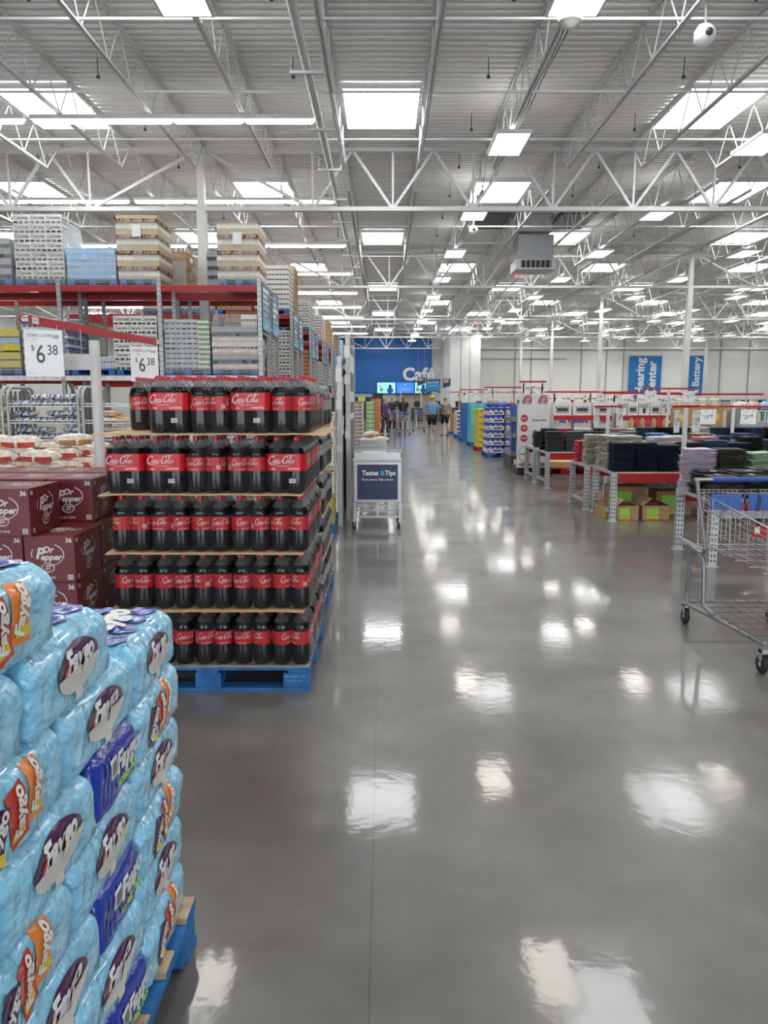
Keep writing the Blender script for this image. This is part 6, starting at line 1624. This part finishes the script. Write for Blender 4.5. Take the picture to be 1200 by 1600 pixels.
def person(x, y, rz, label, H=1.75, shirt=M_bluec, pants=M_black, shoes=M_white, skin=M_skin, hair=M_hair, long_pants=False, sleeves='short', cap=None, arms='down', stride=.14, build=1.0, longhair=False, dress=False):
    """stands at x,y; local -Y is where the person faces"""
    o = thing('person', label, 'person', (x, y, 0), rz); k = H / 1.75; B = build
    if arms == 'down':
        AL = [(-.205, .0, 1.42), (-.25, .03, 1.14), (-.245, -.07, .90)]; AR = [(.205, 0, 1.42), (.25, -.03, 1.14), (.245, -.10, .91)]
    elif arms == 'push':
        AL = [(-.205, 0, 1.42), (-.27, -.08, 1.17), (-.22, -.36, 1.08)]; AR = [(.205, 0, 1.42), (.27, -.08, 1.17), (.22, -.36, 1.08)]
    else:
        AL = [(-.205, 0, 1.42), (-.25, .02, 1.15), (-.24, -.06, .92)]; AR = [(.205, 0, 1.42), (.30, -.18, 1.24), (.40, -.42, 1.12)]
    s = stride
    LL = [(-.095, .01, .90), (-.10, -.03 - s * .2, .50), (-.10, s * .9, .09)]; RL = [(.095, .01, .90), (.10, -.05 - s * .6, .50), (.10, -s * .75, .085)]
    V = [(0, .0, .96, (.155 * B, .11 * B))]; E_ = []
    def add(p, r, par): V.append((p[0], p[1], p[2], r)); E_.append((par, len(V) - 1)); return len(V) - 1
    wst = add((0, .0, 1.10), (.135 * B, .10 * B), 0); ch = add((0, .01, 1.30), (.165 * B, .11 * B), wst); sh_ = add((0, .01, 1.42), (.12, .075), ch)
    nk = add((0, -.0, 1.50), .052, sh_); hd0 = add((0, -.012, 1.56), (.062, .07), nk); hd1 = add((0, -.015, 1.64), (.076, .092), hd0); hd2 = add((0, -.005, 1.71), (.062, .078), hd1)
    nose = add((0, -.115, 1.625), .014, hd1)
    for A, sgn in ((AL, -1), (AR, 1)):
        a = add((sgn * .16, .005, 1.425), .058, sh_); b = add(A[0], .056, a); c = add(A[1], .042, b); d = add(A[2], .028, c)
        dr_ = (Vector(A[2]) - Vector(A[1])).normalized(); hp = Vector(A[2]) + dr_ * .07; h = add(hp, (.036, .018), d)
        for q in range(4):
            fo = Vector(((q - 1.5) * .018, -.008, 0)) if abs(dr_.z) > .5 else Vector(((q - 1.5) * .018, 0, -.008)); f1 = add(hp + fo + dr_ * .045, .0085, h); add(hp + fo * 1.1 + dr_ * (.078 + (.008 if q in (1, 2) else 0)) + Vector((0, -.012, 0)), .0075, f1)
        t1 = add(hp + Vector((-sgn * .032, -.018, 0)) + dr_ * .01, .010, h); add(hp + Vector((-sgn * .038, -.03, 0)) + dr_ * .04, .009, t1)
    for Lg in (LL, RL):
        a = add(Lg[0], .085 * B, 0); b = add(Lg[1], .057, a); cf = add(((Lg[1][0] + Lg[2][0]) / 2, (Lg[1][1] + Lg[2][1]) / 2 + .015, (Lg[1][2] + Lg[2][2]) / 2 + .06), .052, b); c = add(Lg[2], .034, cf); add((Lg[2][0], Lg[2][1] - .13, Lg[2][2] - .045), (.036, .025), c)
    body = skinned('body', [(a * k, b * k, c * k, (tuple(q * k for q in r) if isinstance(r, tuple) else r * k)) for a, b, c, r in V], E_, skin, o)
    # shirt
    V2 = [(0, 0, .93, (.172 * B, .13 * B))]; E2 = []
    def add2(p, r, par): V2.append((p[0], p[1], p[2], r)); E2.append((par, len(V2) - 1)); return len(V2) - 1
    a = add2((0, 0, 1.10), (.160 * B, .125 * B), 0); b = add2((0, .01, 1.30), (.182 * B, .128 * B), a); c = add2((0, .01, 1.435), (.125, .082), b); add2((0, .005, 1.475), .066, c)
    for A, sgn in ((AL, -1), (AR, 1)):
        d = add2((sgn * .155, .005, 1.42), .072, c); e = add2(A[0], .070, d)
        m_ = Vector(A[0]).lerp(Vector(A[1]), .72); f = add2(m_, .062, e)
        if sleeves == 'long': g = add2(A[1], .052, f); add2(Vector(A[1]).lerp(Vector(A[2]), .95), .038, g)
    skinned('shirt', [(p[0] * k, p[1] * k, p[2] * k, (tuple(q * k for q in p[3]) if isinstance(p[3], tuple) else p[3] * k)) for p in V2], E2, shirt, o)
    V3 = [(0, .0, .97, (.165 * B, .122 * B))]; E3 = []
    def add3(p, r, par): V3.append((p[0], p[1], p[2], r)); E3.append((par, len(V3) - 1)); return len(V3) - 1
    for Lg in (LL, RL):
        a = add3(Lg[0], .100 * B, 0)
        if long_pants: b = add3(Lg[1], .072, a); add3((Lg[2][0], Lg[2][1], Lg[2][2] + .03), .055, b)
        else: b = add3(Vector(Lg[0]).lerp(Vector(Lg[1]), .9), .086, a)
    skinned('trousers' if long_pants else 'shorts', [(p[0] * k, p[1] * k, p[2] * k, (tuple(q * k for q in p[3]) if isinstance(p[3], tuple) else p[3] * k)) for p in V3], E3, pants, o)
    for Lg in (LL, RL):
        zz = max(.035, Lg[2][2] - .05)
        skinned('shoe', [(Lg[2][0] * k, (Lg[2][1] + .03) * k, zz * k, (.042, .036)), (Lg[2][0] * k, (Lg[2][1] - .07) * k, (zz + .002) * k, (.045, .034)), (Lg[2][0] * k, (Lg[2][1] - .155) * k, (zz - .004) * k, (.040, .026))], [(0, 1), (1, 2)], shoes, o, sub=1)
    hz = [(0, .012 * k, 1.70 * k, (.078 * k, .088 * k)), (0, .03 * k, 1.62 * k, (.072 * k, .072 * k))] + ([(0, .06 * k, 1.50 * k, (.07, .05)), (0, .07 * k, 1.36 * k, (.05, .035))] if longhair else [])
    skinned('hair', hz, [(i, i + 1) for i in range(len(hz) - 1)], hair, o, sub=2)
    mb = MB()
    for sg in (-1, 1): mb.lathe([(.001, -.01), (.011, 0), (.001, .01)], 8, (sg * .030 * k, -.098 * k, 1.650 * k)); 
    mb.build('eyes', M_dkc, o); MB().box(-.024 * k, -.096 * k, 1.588 * k, .024 * k, -.078 * k, 1.596 * k).build('mouth', M_redc, o)
    for sg in (-1, 1): MB().lathe([(.002, -.03), (.016, -.015), (.018, .01), (.002, .03)], 8, (sg * .082 * k, .0, 1.635 * k)).build('ear', skin, o, smooth=60)
    if cap:
        mb = MB().lathe([(.098, 1.655), (.100, 1.69), (.088, 1.735), (.055, 1.762), (.002, 1.77)], 20, mis=0); mb.box(-.06, -.19, 1.66, .06, -.08, 1.672); mb.build('cap', cap, o, smooth=50, loc=(0, 0, 0)).scale = (k, k, k)
    return o
M_shb = mat('light_blue_shirt', (.17, .36, .64), .8, var=.06, scale=12); M_pur = mat('purple_blouse', (.10, .06, .20), .8, var=.15, scale=14)
M_pat = mat('patterned_trousers', (.07, .045, .055), .8, var=.9, scale=14); M_camo = mat('muted_print_shirt', (.28, .23, .20), .8, var=.5, scale=16)
person(1.92, 30.9, R(180), 'person in light blue shirt, dark shorts and yellow cap walking away', 1.72, M_shb, mat('dark_shorts', (.012, .018, .03), .8), mat('shoe_white', (.7, .7, .7), .6), cap=M_yelc, build=1.22, stride=.20)
person(2.62, 33.2, R(200), 'person in patterned shirt and shorts reaching towards the cartons', 1.66, M_camo, M_black, M_black, arms='reach', build=1.0, stride=.1)
person(.86, 35.3, R(0), 'person in black shirt and dark shorts pushing a cart towards us', 1.72, M_black, M_dkc, M_black, skin=M_skin2, arms='push', build=1.2, stride=.05)
person(.02, 33.4, R(35), 'person in purple blouse and patterned dark trousers at the left', 1.66, M_pur, M_pat, M_black, long_pants=True, longhair=True, build=1.08, stride=.12)
person(.38, 37.4, R(10), 'person in black top behind the purple blouse', 1.68, M_black, M_black, M_black, long_pants=True, build=1.05, arms='push')
person(-.28, 35.0, R(-60), 'person in dark red top at the far left by the trays', 1.66, mat('dark_red_top', (.18, .03, .03), .8), M_dkc, M_black, long_pants=True, longhair=True)
big_cart(.56, 34.1 - .0 + .78, 'dark blue plastic shopping cart pushed by the person in black', rz=0)
big_cart(-.02, 36.6, 'shopping cart behind the person in purple', rz=R(10), group=None)
big_cart(1.45, 37.8, 'empty shopping cart parked further down the aisle', rz=R(25))
bpy.data.scenes.remove(WB)
